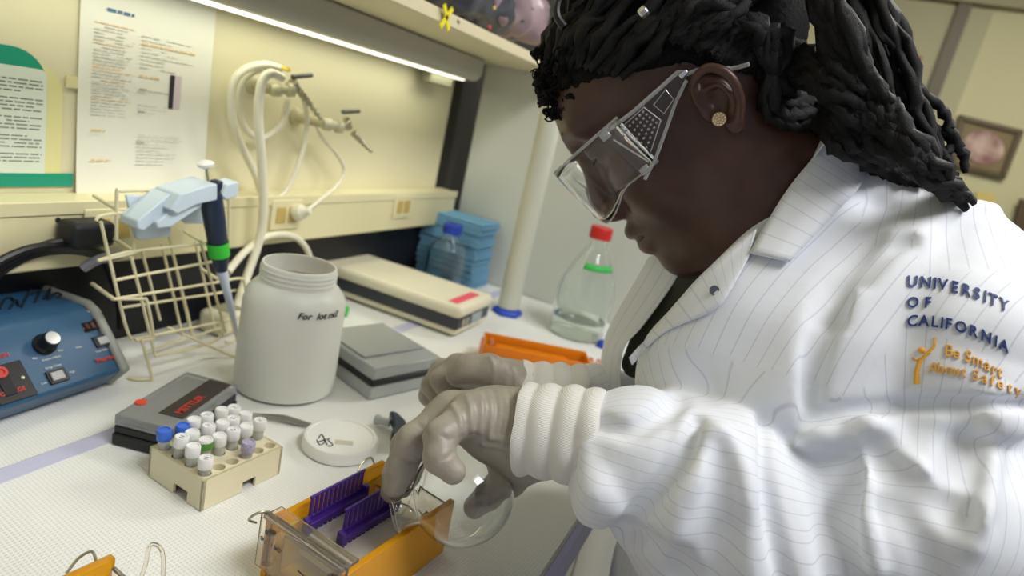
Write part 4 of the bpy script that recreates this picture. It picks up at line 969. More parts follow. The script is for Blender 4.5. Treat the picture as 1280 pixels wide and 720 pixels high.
# near (left) sleeve: shoulder and upper arm, elbow, forearm; crisp joins where one fold of cloth lies on the next
SH = T(P(1150, 320, .51)); EL = T(P(1130, 655, .44)); WR = T(P(745, 550, .46))
C_.poly([P(1120, 320, .530), P(1180, 350, .490), P(1180, 425, .462), P(1172, 470, .455)], [.050, .060, .067, .062], k=.008)
C_.poly([P(1020, 655, .478), P(1140, 640, .44), P(1180, 655, .435)], [.074, .070, .060], k=.004)
C_.poly([P(1090, 580, .455), P(1190, 592, .450)], [.040, .048], k=.010)
C_.poly([P(925, 665, .470), P(868, 602, .462), P(800, 574, .460), P(748, 550, .462)], [.082, .070, .053, .033], k=.003)
def cs(px, py, off=0.0):
    """point where the line of sight through the pixel meets the cloth, pushed off the cloth"""
    r = ray(px, py); r = r / np.linalg.norm(r); t = C_.march(CAM, r)
    if t is None: return None
    return CAM + r * (t - off)
def line(pts, off=0.0, n=5):
    out = []
    P2 = spline([Vector((float(x), float(y), 0)) for x, y in pts], n)
    for p in P2:
        q = cs(p.x, p.y, off)
        if q is not None: out.append(tuple(q))
    return out
def fold(pts, r, depth, k, op):
    L = line(pts, (r - depth) if op == '-' else -(r - depth))
    # drop jumps
    seg = [L[0]] if L else []
    for a, b in zip(L, L[1:]):
        if (Vector(a) - Vector(b)).length < .06: seg.append(b)
        else:
            if len(seg) > 1: C_.poly(seg, r, k=k, op=op)
            seg = [b]
    if len(seg) > 1: C_.poly(seg, (lambda u: r * (1 - .3 * abs(2 * u - 1) ** 3)) if r > .0055 else r, k=k, op=op)
FOLDS = []
# valleys ('-') and ridges ('+') of the sleeve and chest: path, radius, depth, softness, kind
FOLDS += [
 ([(1108, 250), (1068, 318), (1038, 388), (1017, 455), (1012, 505)], .007, .011, .007, '-'),
 ([(1279, 503), (1180, 505), (1090, 510), (1020, 522), (985, 545)], .0050, .009, .006, '-'),
 ([(955, 528), (958, 600), (970, 680), (985, 740)], .005, .006, .006, '-'),
 ([(872, 528), (850, 575), (812, 622), (782, 655), (776, 670)], .006, .009, .008, '-'),
 ([(1070, 534), (1108, 576), (1155, 622), (1196, 642)], .008, .005, .012, '-'),
 ([(1138, 300), (1104, 318), (1078, 350)], .005, .006, .008, '-'),
 ([(1085, 300), (1055, 350), (1040, 400)], .005, .004, .010, '-'),
 ([(1100, 240), (1010, 335), (940, 420), (880, 480)], .014, .008, .03, '-'),
 ([(1040, 330), (965, 400), (905, 470)], .008, .004, .014, '+'),
 ([(735, 560), (745, 600), (790, 655)], .006, .005, .008, '+'),
 ([(748, 530), (790, 538), (835, 512), (850, 495)], .006, .007, .010, '-'),
 ([(895, 545), (878, 590), (850, 635), (835, 700)], .006, .006, .010, '+'),
 ([(900, 540), (925, 590), (935, 650), (940, 720)], .006, .005, .012, '+'),
 ([(905, 560), (900, 640), (890, 720)], .007, .005, .012, '-'),
 ([(1082, 538), (1086, 590), (1082, 640), (1095, 710)], .005, .008, .008, '+'),
 ([(1084, 540), (1130, 575), (1180, 605), (1215, 640)], .005, .005, .010, '+'),
 ([(1055, 600), (1040, 650), (1045, 720)], .008, .006, .014, '-'),
 ([(1000, 535), (1060, 548), (1084, 540)], .005, .005, .008, '+'),
 ([(1125, 640), (1150, 680), (1165, 730)], .008, .007, .014, '-'),
 ([(1240, 500), (1235, 580), (1215, 680)], .006, .005, .012, '+'),
 ([(1205, 540), (1200, 600), (1190, 640)], .008, .005, .014, '-'),
 ([(1000, 545), (1080, 536), (1180, 530), (1270, 532)], .007, .004, .014, '+'),
 ([(1140, 300), (1200, 262), (1240, 262)], .005, .003, .012, '+'),
 ([(700, 700), (735, 640), (745, 610)], .010, .008, .02, '+'),
 ([(780, 665), (830, 700), (860, 730)], .010, .008, .014, '-'),
]
for f in sorted(FOLDS, key=lambda q: q[4] == '-'): fold(*f)
# neck opening
C_.poly([(.593, -.012, 1.205), tuple(hw(-.00, -.03, 0))], [.044, .058], k=.004, op='-')
C_.plane((0, 0, .64), (0, 0, -1))
def ang_attr(wp):
    """thin pin stripes: vertical on the body, along the arm on the sleeve"""
    e = np.array(EL); w = np.array(WR); s = np.array(SH)
    def dist(a, b):
        ab = b - a; t = np.clip(((wp - a) @ ab) / (ab @ ab), 0, 1); return np.linalg.norm(wp - a - t[:, None] * ab, axis=1), t, ab / np.linalg.norm(ab)
    d1, t1, u1 = dist(s, e); d2, t2, u2 = dist(e, w)
    def ang(a, u, r):
        x = np.cross(u, [0, 0, 1.]); x /= np.linalg.norm(x); y = np.cross(u, x); q = wp - a; return np.arctan2(q @ y, q @ x) * r
    out = wp[:, 0] * .55 + wp[:, 1] * .85
    a1 = ang(s, u1, .07); a2 = ang(e, u2, .06)
    out = np.where((d1 < .083) & (d1 <= d2), a1, out); out = np.where((d2 < .080) & (d2 < d1), a2, out); return out
def cloth_mat():
    m = bpy.data.materials.new('white_coat_cloth'); m.use_nodes = True; nt = m.node_tree; b = nt.nodes['Principled BSDF']
    b.inputs['Roughness'].default_value = .7; b.inputs['Sheen Weight'].default_value = .15
    a = nt.nodes.new('ShaderNodeAttribute'); a.attribute_name = 'stripe'
    mu = nt.nodes.new('ShaderNodeMath'); mu.operation = 'MULTIPLY'; mu.inputs[1].default_value = 1 / .0095
    fr = nt.nodes.new('ShaderNodeMath'); fr.operation = 'FRACT'
    sb_ = nt.nodes.new('ShaderNodeMath'); sb_.operation = 'SUBTRACT'; sb_.inputs[1].default_value = .5
    ab = nt.nodes.new('ShaderNodeMath'); ab.operation = 'ABSOLUTE'
    mr = nt.nodes.new('ShaderNodeMapRange'); mr.inputs[1].default_value = .02; mr.inputs[2].default_value = .06; mr.inputs[3].default_value = 1; mr.inputs[4].default_value = 0
    mx = nt.nodes.new('ShaderNodeMix'); mx.data_type = 'RGBA'; mx.inputs['A'].default_value = (*srgb(226, 229, 236), 1); mx.inputs['B'].default_value = (*srgb(205, 207, 219), 1)
    n = nt.nodes.new('ShaderNodeTexNoise'); n.inputs['Scale'].default_value = 28; n.inputs['Detail'].default_value = 3; n.inputs['Distortion'].default_value = .6
    bp = nt.nodes.new('ShaderNodeBump'); bp.inputs['Strength'].default_value = .25; bp.inputs['Distance'].default_value = .003
    tc = nt.nodes.new('ShaderNodeTexCoord'); L = nt.links.new
    L(a.outputs['Fac'], mu.inputs[0]); L(mu.outputs[0], fr.inputs[0]); L(fr.outputs[0], sb_.inputs[0]); L(sb_.outputs[0], ab.inputs[0]); L(ab.outputs[0], mr.inputs[0])
    L(mr.outputs[0], mx.inputs['Factor']); L(mx.outputs['Result'], b.inputs['Base Color']); L(tc.outputs['Object'], n.inputs['Vector']); L(n.outputs['Fac'], bp.inputs['Height']); L(bp.outputs[0], b.inputs['Normal'])
    return m
coatm = cloth_mat()
def rough(S, amp, f, seed):
    X, Y, Z = [S.lo[k] + S.h * np.arange(S.n[k]) for k in range(3)]
    X = X[:, None, None]; Y = Y[None, :, None]; Z = Z[None, None, :]
    w = np.sin(f * (X * 1.1 + Y * .7 - Z * .5) + seed + 1.7 * np.sin(f * .6 * (Z + Y) + seed)) * np.sin(f * .8 * (Z * 1.2 - Y * .6 + X * .3) + 2 * seed + 1.3 * np.sin(f * .5 * (X - Z)))
    S.D += (amp * w).astype(np.float32)
rough(C_, .0007, 75, 1.0); rough(C_, .0013, 30, 2.3)
coat = C_.build('lab_coat', coatm, woman, relax=1, attrs={'stripe': ang_attr})
# ---- collar, lapels, shirt, cuffs
def ribbon(name, A, B, mat, par, th=.0016, n=3, sub=5, bulge=0.0, stripe=None):
    """sheet between two edge lines of equal point count"""
    A = spline([Vector(p) for p in A], sub); B = spline([Vector(p) for p in B], sub); mb = MB(); rows = []
    cm = Vector(CAM.tolist())
    for a, b in zip(A, B):
        r = []
        for k in range(n + 1):
            p = a.lerp(b, k / n); p += (cm - p).normalized() * bulge * math.sin(math.pi * k / n); r.append(mb.b.verts.new(p))
        rows.append(r)
    for r, q in zip(rows, rows[1:]):
        for k in range(n): mb.b.faces.new((r[k], r[k + 1], q[k + 1], q[k]))
    o = mb.build(name, mat, par, ang=60); me = o.data
    at = me.attributes.new('stripe', 'FLOAT', 'POINT'); L = sum((a - b).length for a, b in zip(A, A[1:]))
    at.data.foreach_set('value', [((i % (n + 1)) / n) * .03 + .002 for i in range(len(me.vertices))])
    md = o.modifiers.new('sol', 'SOLIDIFY'); md.thickness = th; md.offset = 0
    md = o.modifiers.new('sub', 'SUBSURF'); md.levels = 1; md.render_levels = 1
    return o
def ms(px, py, off=.002):
    """point just in front of coat or skin along the line of sight"""
    r = ray(px, py); r = r / np.linalg.norm(r); t1 = C_.march(CAM, r); o = HMI @ Vector(CAM.tolist()); dl = HR.transposed() @ Vector(r.tolist()); t2 = H.march(tuple(o), tuple(dl))
    t = min([t for t in (t1, t2) if t] or [.52]); return Vector((CAM + r * (t - off)).tolist())
def pribbon(name, A, B, off, mat=None, th=.002, n=6, sub=7, smooth=5, edge=None):
    """sheet of cloth lying on the coat or neck between two outlines"""
    A = spline([Vector((*p, 0)) for p in A], sub); B = spline([Vector((*p, 0)) for p in B], sub); c = Vector(CAM.tolist()); G = []
    for a, b in zip(A, B):
        G.append([((a.lerp(b, k / n)).x, (a.lerp(b, k / n)).y) for k in range(n + 1)])
    D = np.array([[(ms(x, y, off) - c).length for x, y in r] for r in G])
    for it in range(smooth):
        E_ = np.pad(D, 1, mode='edge'); m = (E_[:-2, 1:-1] + E_[2:, 1:-1] + E_[1:-1, :-2] + E_[1:-1, 2:]) / 4; D = np.minimum(D, m) * .7 + m * .3
    if edge is not None: D = D + np.array(edge)[None, :]
    mb = MB(); V = [[mb.b.verts.new(c + Vector(ray(x, y).tolist()).normalized() * float(D[i, k])) for k, (x, y) in enumerate(r)] for i, r in enumerate(G)]
    for r, q in zip(V, V[1:]):
        for k in range(n): mb.b.faces.new((r[k], r[k + 1], q[k + 1], q[k]))
    o = mb.build(name, mat or coatm, woman, ang=60); me = o.data
    at = me.attributes.new('stripe', 'FLOAT', 'POINT'); at.data.foreach_set('value', [(i // (n + 1)) / len(A) * .12 for i in range(len(me.vertices))])
    md = o.modifiers.new('sol', 'SOLIDIFY'); md.thickness = th; md.offset = 0
    return o
pribbon('collar', [(1046, 159), (1016, 197), (981, 242), (937, 316)], [(1082, 206), (1074, 234), (1034, 277), (988, 327)], .006, edge=[0, -.001, -.0015, -.002, -.002, -.0015, -.001])
ribbon('collar_stand', [P(992, 153, .550), P(1020, 155, .535), ms(1047, 158, .008)], [P(985, 195, .545), P(1006, 200, .53), ms(1016, 199, .004)], coatm, woman)
ribbon('collar_back', [ms(1047, 158, .008), P(1045, 150, .56), P(1000, 150, .62), P(960, 170, .66)], [ms(1081, 205, .006), P(1098, 190, .56), P(1040, 190, .64), P(990, 210, .68)], coatm, woman)
lap = pribbon('lapel', [(946, 286), (906, 318), (869, 352), (822, 408), (786, 447)], [(936, 322), (914, 362), (892, 388), (830, 416), (790, 456)], .0035, th=.0016)
c = ms(893, 363, .0048); nn = (Vector(CAM.tolist()) - c).normalized()
MB().lathe([(.0033, 0), (.0036, .0006), (.0033, .0012), (.0026, .0010), (.0026, .0002), (0, .0002)], c, nn, 24).build('snap_button', M('snap_metal', srgb(120, 122, 125), .3, .8), lap)
ribbon('far_lapel', [P(856, 328, .578), P(841, 357, .582), P(804, 408, .590), P(781, 434, .596), P(776, 470, .60), P(779, 495, .60)], [P(812, 318, .63), P(790, 357, .64), P(761, 408, .65), P(752, 440, .65), P(748, 484, .65), P(748, 520, .65)], coatm, woman, bulge=.004)
shirt = SDF((.48, -.12, .95), (.70, .15, 1.32), .004)
shirt.ell((.610, -.045, 1.11), (.085, .110, .15)); shirt.poly([(.600, -.03, 1.16), (.593, -.018, 1.205)], [.060, .050], k=.03)
shirt.poly([P(876, 350, .585), P(848, 380, .605), P(812, 425, .615), P(795, 455, .615)], [.022, .022, .018, .014], k=.02)
shirt.build('shirt', M('olive_shirt', srgb(52, 54, 42), .8, bump=.4, bscale=400), woman)
# knit cuff
knit = M('knit_cuff', srgb(222, 220, 214), .85, sheen=.3)
def knit_mat():
    m = bpy.data.materials.new('ribbed_knit'); m.use_nodes = True; nt = m.node_tree; b = nt.nodes['Principled BSDF']
    b.inputs['Base Color'].default_value = (*srgb(220, 218, 212), 1); b.inputs['Roughness'].default_value = .85
    tc = nt.nodes.new('ShaderNodeTexCoord'); n = nt.nodes.new('ShaderNodeTexWave'); n.inputs['Scale'].default_value = 330; n.bands_direction = 'Z'; n.inputs['Distortion'].default_value = 1.0; n.inputs['Detail Scale'].default_value = 3
    bp = nt.nodes.new('ShaderNodeBump'); bp.inputs['Strength'].default_value = .3; bp.inputs['Distance'].default_value = .0008
    nt.links.new(tc.outputs['Object'], n.inputs['Vector']); nt.links.new(n.outputs['Fac'], bp.inputs['Height']); nt.links.new(bp.outputs[0], b.inputs['Normal']); return m
knit = knit_mat()
def cuff(a, b, r0, r1, name='knit_cuff'):
    a, b = Vector(a), Vector(b); L = (b - a).length; pr = [(r0 * .6, -.004)]
    for k in range(41):
        t = k / 40; pr.append((r0 + (r1 - r0) * t + .0028 * abs(math.sin(math.pi * (t * 3.4 + .15))) - .0012, L * t))
    pr.append((r1 * .85, L)); pr.append((r1 * .8, L * .8))
    o = MB().lathe(pr, a, b - a, 56, cap=False).build(name, knit, woman, ang=60)
    for v in o.data.vertices:
        n_ = noise.noise(v.co * 45); v.co += (v.co - (a + b) / 2).normalized() * n_ * .0022
    return o
cuff(P(752, 549, .462), P(655, 536, .478), .0355, .0335)
cuff(P(730, 500, .60), P(650, 492, .60), .032, .030)

# ---- gloved hands
def glove_mat():
    m = M('grey_glove_latex', srgb(158, 151, 138), .42, bump=.35, bscale=350, var=.10, vscale=60, sss=.15); return m
glv = glove_mat()
def hand(name, wrist, wr_r, palm, fingers, thumb, ridges, creases, lo, hi, h=.0013):
    S = SDF(lo, hi, h)
    S.poly(wrist, wr_r, k=.008)
    for a, b, ra, rb in palm: S.cap(a, b, ra, rb, k=.012)
    FS = []
    for pts, rad in fingers + [thumb]:
        Fg = SDF(lo, hi, h); Fg.poly(pts, rad, k=0, sub=0)
        for p, r in list(zip(pts, rad))[1:-1]: Fg.ell(tuple(p), (r * 1.07,) * 3, k=.004)   # knuckles
        FS.append(Fg.D)
    D = S.D
    Fm = FS[0]
    for f in FS[1:]: Fm = SDF.smin(Fm, f, .0022)
    S.D = SDF.smin(D, Fm, .010)
    for L, r, k in ridges: S.poly(L(S) if callable(L) else L, r, k=k)
    for L, r, k in creases: S.poly(L(S) if callable(L) else L, r, k=k, op='-')
    return S
def onS(S, pts, off):
    out = []
    for p in spline([Vector((x, y, 0)) for x, y in pts], 4):
        r = ray(p.x, p.y); r = r / np.linalg.norm(r); t = S.march(CAM, r)
        if t is not None: out.append(tuple(CAM + r * (t - off)))
    return out
def rid(pts, r, o=0.0004, k=.0035): return (lambda S: onS(S, pts, o), r, k)
wr_c = P(665, 538, .482)
near = hand('h', [P(700, 543, .475), P(650, 537, .482), P(620, 530, .484)], [.031, .0315, .029],
    [(P(640, 545, .488), P(590, 520, .468), .026, .0155), (P(640, 535, .490), P(566, 515, .485), .024, .0145), (P(645, 535, .500), P(556, 520, .505), .022, .0135),
     (P(650, 530, .505), P(556, 528, .522), .020, .0125), (P(665, 560, .488), P(640, 580, .500), .025, .018)],
    [([P(588, 516, .464), P(551, 545, .444), P(549, 572, .436), P(566, 589, .436)], [.0128, .0112, .0102, .0090]),
     ([P(562, 514, .482), P(516, 550, .468), P(501, 584, .466), P(494, 606, .468)], [.0130, .0112, .0103, .0092]),
     ([P(554, 519, .503), P(508, 556, .496), P(496, 592, .494), P(490, 614, .494)], [.0125, .0108, .0099, .0088]),
     ([P(554, 527, .522), P(518, 560, .520), P(505, 590, .520), P(502, 605, .520)], [.0115, .0098, .0090, .0080])],
    ([P(652, 572, .498), P(636, 597, .512), P(614, 618, .528), P(594, 634, .536)], [.0185, .0145, .0120, .0102]),
    [rid([(565, 506), (574, 520), (577, 540)], .0011), rid([(583, 494), (588, 510), (590, 538)], .0010), rid([(600, 490), (603, 512), (600, 540)], .0007), rid([(611, 489), (615, 512), (612, 548)], .0011),
     rid([(622, 488), (626, 512), (621, 545)], .0006), rid([(630, 488), (634, 515), (628, 556)], .0011), rid([(640, 488), (643, 515), (637, 570)], .0008), rid([(650, 487), (653, 520), (648, 560)], .0012),
     rid([(604, 556), (630, 560), (660, 575)], .0009), rid([(615, 548), (640, 552), (665, 562)], .0008)],
    [rid([(522, 530), (530, 537), (534, 544)], .0009, .0002, .002), rid([(500, 572), (508, 576), (516, 577)], .0008, .0002, .002), rid([(553, 545), (562, 550), (566, 548)], .0009, .0002, .002), rid([(554, 574), (562, 570), (566, 566)], .0007, .0002, .002),
     rid([(536, 520), (532, 536)], .0006, .0003, .002)],
    tuple(min(P(x, y, d)[k] for x, y, d in ((480, 470, .44), (720, 470, .45), (720, 660, .45), (470, 650, .55), (700, 470, .56))) - .03 for k in range(3)),
    tuple(max(P(x, y, d)[k] for x, y, d in ((480, 470, .44), (720, 470, .45), (720, 660, .45), (470, 650, .55), (700, 470, .56))) + .03 for k in range(3)))
near.build('gloved_hand', glv, woman, relax=1)
far = hand('h', [P(700, 500, .60), P(655, 493, .60), P(630, 485, .605)], [.028, .028, .026],
    [(P(640, 485, .605), P(600, 470, .605), .024, .018), (P(640, 490, .62), P(580, 478, .63), .024, .017), (P(640, 495, .64), P(575, 485, .65), .02, .016)],
    [([P(604, 466, .622), P(572, 459, .622), P(553, 474, .616), P(560, 492, .612)], [.0150, .0125, .0110, .0095]),
     ([P(590, 474, .645), P(553, 464, .645), P(541, 482, .640), P(550, 500, .632)], [.0145, .0120, .0108, .0095]),
     ([P(585, 482, .665), P(547, 478, .665), P(537, 494, .658), P(547, 508, .650)], [.0135, .0115, .0104, .0092]),
     ([P(588, 490, .68), P(556, 492, .68), P(546, 503, .675), P(556, 512, .668)], [.0125, .0105, .0098, .0088])],
    ([P(640, 480, .590), P(610, 464, .580), P(585, 462, .578), P(573, 468, .580)], [.0190, .0150, .0130, .0115]),
    [rid([(612, 446), (618, 460), (616, 480)], .0008), rid([(628, 452), (634, 468), (630, 488)], .0009), rid([(640, 460), (645, 475), (642, 490)], .0008)], [],
    tuple(min(P(x, y, d)[k] for x, y, d in ((530, 440, .58), (700, 440, .58), (700, 530, .6), (530, 520, .70), (700, 440, .68))) - .03 for k in range(3)),
    tuple(max(P(x, y, d)[k] for x, y, d in ((530, 440, .58), (700, 440, .58), (700, 530, .6), (530, 520, .70), (700, 440, .68))) + .03 for k in range(3)), h=.0016)
far.build('gloved_hand', glv, woman, relax=1)

# ---- flask
fl = E('glass_flask', P(579, 617, .485), 'clear round glass flask tilted over the gel tank in the gloved hand', 'flask')
fc_ = P(579, 617, .487); fm = P(494, 640, .470); fa = (fm - fc_).normalized(); FL = (fm - fc_).length; R_ = .0388; rn = .0128; th = .0012
pr = []
a0 = math.asin(rn / R_)
for k in range(30):
    a = math.pi - (math.pi - a0 - .12) * k / 29; pr.append((R_ * math.sin(a), R_ * math.cos(a)))
hn = R_ * math.cos(a0)
pr += [(rn + .001, hn + .0005), (rn, hn + .004), (rn, FL - .004), (rn + .002, FL - .001), (rn + .0028, FL), (rn + .0028, FL + .0015), (rn + .001, FL + .002)]
inn = [(max(r - th, 0), h * (1 - th / R_) if h < hn - .001 else h - (0 if h > hn + .003 else .0004)) for r, h in pr]
MB().lathe([(0, -R_)] + pr[1:] + list(reversed([(0, -R_ + th)] + inn[1:])), fc_, fa, 64, cap=False).build('flask_wall', M('flask_glass', (.99, 1, .995), .0, trans=1.0, ior=1.45), fl, ang=60)
# ---- embroidery on the sleeve
def drape(o, S, off=.0004):
    """press lettering onto the cloth along its own facing direction"""
    me = o.data
    for v in me.vertices:
        d = v.co - Vector(CAM.tolist()); L = d.length; d.normalize(); t = S.march(CAM, tuple(d), .2, .8)
        if t: v.co = Vector(CAM.tolist()) + d * (t - off - (.0005 if L < v.co.z * 0 + DR else 0))
def emb(s, pts, size, mat, bold, name='embroidery', font_x=1.0):
    """letters one by one along a pixel baseline pts (x0,y0),(xm,ym),(x1,y1)"""
    (x0, y0), (xm, ym), (x1, y1) = pts; n = len(s)
    cu_w = []
    tot = 0; ws = []
    wd_ = {'I': .42, 'i': .45, 't': .6, 'f': .55, 'm': 1.35, 'r': .65, ' ': .5, 'S': .85, 's': .7, 'F': .85, 'L': .8, 'A': 1.1, 'B': 1, 'e': .85, 'E': .9, 'T': .95, 'O': 1.2, 'C': 1.05, 'N': 1.1, 'U': 1.05, 'R': 1, 'V': 1.05, 'Y': 1, 'b': .9, 'o': .85, 'u': .9, 'a': .8}
    for ch in s: ws.append(wd_.get(ch, 1)); tot += ws[-1]
    acc = 0; out = []
    for ch, w in zip(s, ws):
        t = acc / tot; acc += w
        if ch == ' ': continue
        def B(t): return Vector(((1 - t) ** 2 * x0 + 2 * t * (1 - t) * xm + t * t * x1, (1 - t) ** 2 * y0 + 2 * t * (1 - t) * ym + t * t * y1))
        p = B(t); q = B(min(t + .06, 1)) if t < .95 else B(t) + (B(t) - B(t - .06)); tx = (q - p).normalized()
        o = text(ch, size, mat, (0, 0, 0), (1, 0, 0), (0, 1, 0), None, name, ext=.3, bold=bold)
        bm = bmesh.new(); bm.from_mesh(o.data); 
        bmesh.ops.subdivide_edges(bm, edges=[e for e in bm.edges if e.calc_length() > 2.2], cuts=3, use_grid_fill=False); bmesh.ops.triangulate(bm, faces=bm.faces)
        for v in bm.verts:
            x, y, z = v.co; x *= font_x
            px = p.x + tx.x * x + .10 * y; py = p.y + tx.y * x - y
            w_ = cs(px, py, .0013 if z > 0 else .0002)
            v.co = Vector([float(c) for c in w_]) if w_ is not None else Vector((.45, -.1, 1.2))
        bm.to_mesh(o.data); bm.free(); out.append(o)
    mb = bmesh.new()
    for o in out: mb.from_mesh(o.data)
    for o in out: bpy.data.objects.remove(o)
    me = bpy.data.meshes.new(name); mb.to_mesh(me); mb.free(); me.materials.append(mat); ob = bpy.data.objects.new(name, me); COL.objects.link(ob)
    ob.parent = woman; ob.matrix_parent_inverse = Matrix.Translation(-woman.location); ob['kind'] = 'stuff'; return ob
navt = M('navy_thread', srgb(28, 52, 120), .5, bump=.5, bscale=900); golt = M('gold_thread', srgb(232, 172, 62), .5, bump=.5, bscale=900)
emb('UNIVERSITY', ((1133, 358), (1200, 358), (1264, 392)), 19.5, navt, .35)
emb('OF', ((1133, 384), (1150, 384), (1172, 384)), 18.5, navt, .35)
emb('CALIFORNIA', ((1133, 408), (1195, 402), (1266, 445)), 19.5, navt, .35)
emb('Be Smart', ((1180, 444), (1215, 450), (1254, 474)), 20, golt, .15)
emb('About Safety', ((1160, 466), (1205, 464), (1285, 500)), 19, golt, .15)
def cst(pts, r, n=4): return [Vector([float(c) for c in cs(p.x, p.y, .0002)]) for p in spline([Vector((x, y, 0)) for x, y in pts], n)]
fig = MB(); fig.tube(cst([(1168, 422), (1168, 432), (1160, 441), (1150, 452), (1146, 466), (1146, 480)], 0), lambda u: .0007 + .0013 * u ** 1.5, n=6, smooth=False); fig.build('embroidered_figure', golt, woman)
MB().tube(cst([(1140, 447), (1146, 450), (1155, 446), (1163, 441)], 0), .0007, n=6, smooth=False).build('embroidered_figure', golt, woman)
MB().sphere(cst([(1152, 438), (1153, 438)], 0)[0], .0022).build('embroidered_figure', golt, woman)

# ---- goggles
def lr(px, py, S): 
    r = HR.transposed() @ Vector(ray(px, py).tolist()); c = HMI @ Vector(CAM.tolist()); t = (S - c.z) / r.z; q = c + r * t; return q
gog = E('safety_goggles', hw(.1, .02, 0), 'clear plastic wraparound safety goggles worn by the person', 'goggles')
gpl = M('clear_polycarbonate', (.97, .985, 1.0), .03, trans=1.0, ior=1.32)
gfr = M('clear_rim_plastic', (.96, .98, 1.0), .05, trans=.75, ior=1.5, spec=.8)
def GS(px, py, S=.080): q = lr(px, py, S); return (q.x, q.y)
for sg in (1, -1):
    def G3(fu, S=.080): return hw(fu[0], fu[1], sg * S)
    side = [GS(*p) for p in ((750, 171), (792, 139), (825, 110), (847, 90), (858, 90), (858, 100), (844, 129), (831, 166), (819, 199), (806, 224))]
    mb = MB(); mb.prism([G3(p) for p in side], HR.col[2] * -.0018 * sg); mb.build('temple_shield', gpl, gog)
    MB().tube([G3(p, .081) for p in side[:5]], .0017, smooth=False).build('upper_rim', gfr, gog)
    MB().tube([G3(p, .081) for p in side[5:]], .0014, smooth=False).build('lower_rim', gfr, gog)
    win = [GS(*p) for p in ((776, 160), (805, 134), (826, 150), (812, 194))]
    MB().tube([G3(p, .0815) for p in win], .0007, smooth=False, closed=True, n=6).build('vent_frame', gfr, gog)
    win2 = [GS(*p) for p in ((817, 131), (832, 112), (842, 124), (830, 142))]
    MB().tube([G3(p, .0815) for p in win2], .0005, smooth=False, closed=True, n=6).build('logo_frame', gfr, gog)
    for i in range(6):
        for j in range(5):
            u, v = (i + .7) / 6.6, (j + .7) / 5.6
            a = Vector(win[0]).lerp(Vector(win[3]), v); b = Vector(win[1]).lerp(Vector(win[2]), v); p = a.lerp(b, u)
            MB().sphere(G3(p, .0808), .0010, u=8, v=6).build('vent_dot', gfr, gog)
    MB().tube([G3(GS(*p), .0812) for p in ((767, 174), (811, 202))], .0008, smooth=False, n=6).build('hinge_line', gfr, gog)
    for p in ((757, 170), (806, 212)):
        q = G3(GS(*p), .081); m = HR.to_4x4(); m.translation = q; MB().mbox((.008, .0055, .0035), m).build('hinge_block', gfr, gog, bevel=.0008)
    MB().tube([hw(q_.x, q_.y, sg * z_) for q_, z_ in ((lr(857, 93, .080), .080), (lr(884, 84, .079), .079), (lr(912, 86, .082), .082), (lr(936, 80, .088), .088))], .0016).build('earpiece', gfr, gog)
m = HR.to_4x4(); m.translation = hw(-.0052, .0275, .0822); MB().mbox((.0065, .0038, .003), m).build('clip', M('silver_clip', srgb(210, 212, 215), .2, .9), gog, bevel=.0006)
NS_, NV = 40, 10; mb = MB(); rows = []
def lensp(i, j, o=0.0):
    t = i / NS_; sp = -1 + 2 * t; ang_ = sp * 1.42; S = .0805 * math.sin(ang_) / math.sin(1.42)
    fside = .050; front = .127 + o
    Fr = fside + (front - fside) * (max(0, 1 - abs(sp) ** 3.2)) ** .75
    if abs(sp) > .999: Fr = fside
    top = .0355 + .001 * (1 - abs(sp)); w = max(0, (abs(sp) - .30) / .70)
    bot = -.0165 * math.sin(math.pi * min(1, w * 1.25 + .0)) ** .6 - .004 * w if w > 0 else 0
    nb_ = .014 * (1 - min(1, abs(sp) / .30)) ** .8
    bot = (bot if w > 0 else 0) + nb_ - .006
    v = j / NV; u_ = top + (bot - top) * v
    return hw(Fr - .006 * v * v * (1 - abs(sp) * .5), u_, S)
for i in range(NS_ + 1): rows.append([mb.b.verts.new(lensp(i, j)) for j in range(NV + 1)])
for i in range(NS_):
    for j in range(NV): mb.b.faces.new((rows[i][j], rows[i + 1][j], rows[i + 1][j + 1], rows[i][j + 1]))
o = mb.build('lens', gpl, gog, ang=80); md = o.modifiers.new('sol', 'SOLIDIFY'); md.thickness = .0018; md.offset = 0
MB().tube([lensp(i, 0) for i in range(NS_ + 1)], .0014, smooth=False, n=8).build('brow_rim', gfr, gog)
MB().tube([lensp(i, NV) for i in range(NS_ + 1)], .0009, smooth=False, n=8).build('lower_lens_rim', gfr, gog)

# ---- hair
hairm = M('black_hair', srgb(13, 12, 14), .6, bump=1.0, bscale=1400, var=.35, vscale=500, spec=.35)
hairm2 = M('black_hair_roots', srgb(15, 13, 14), .8, bump=1.0, bscale=700, var=.3, vscale=300, spec=.2)
HC = SDF((-.15, -.10, -.11), (.13, .17, .11), .0022)
HC.ell((-.016, .050, 0), (.104, .093, .0790)); HC.ell((.045, .066, 0), (.060, .052, .063), k=.02)
X, Y, Z = [HC.lo[k] + HC.h * np.arange(HC.n[k]) for k in range(3)]
Xg = X[:, None, None]; Yg = Y[None, :, None]; Zg = np.abs(Z[None, None, :])
front_l = .040 + .58 * Xg + .10 * (Zg < .05) * (.05 - Zg) * 8 * (Xg > .03) * 0; back_l = -.062 + .0 * Xg
lineU = np.where(Xg > -.012, front_l, np.maximum(back_l, .036 + 3.2 * (Xg + .012)))
HC.D = np.maximum(HC.D, ((lineU - Yg) * .5).astype(np.float32)); HC.blur(2)
nzz = (.0012 * np.sin(Xg * 700) * np.sin(Yg * 610) * np.sin(Z[None, None, :] * 650)).astype(np.float32); HC.D += nzz
hair = HC.build('hair', hairm2, woman, HM, relax=0)
hr_ = random.Random(11)
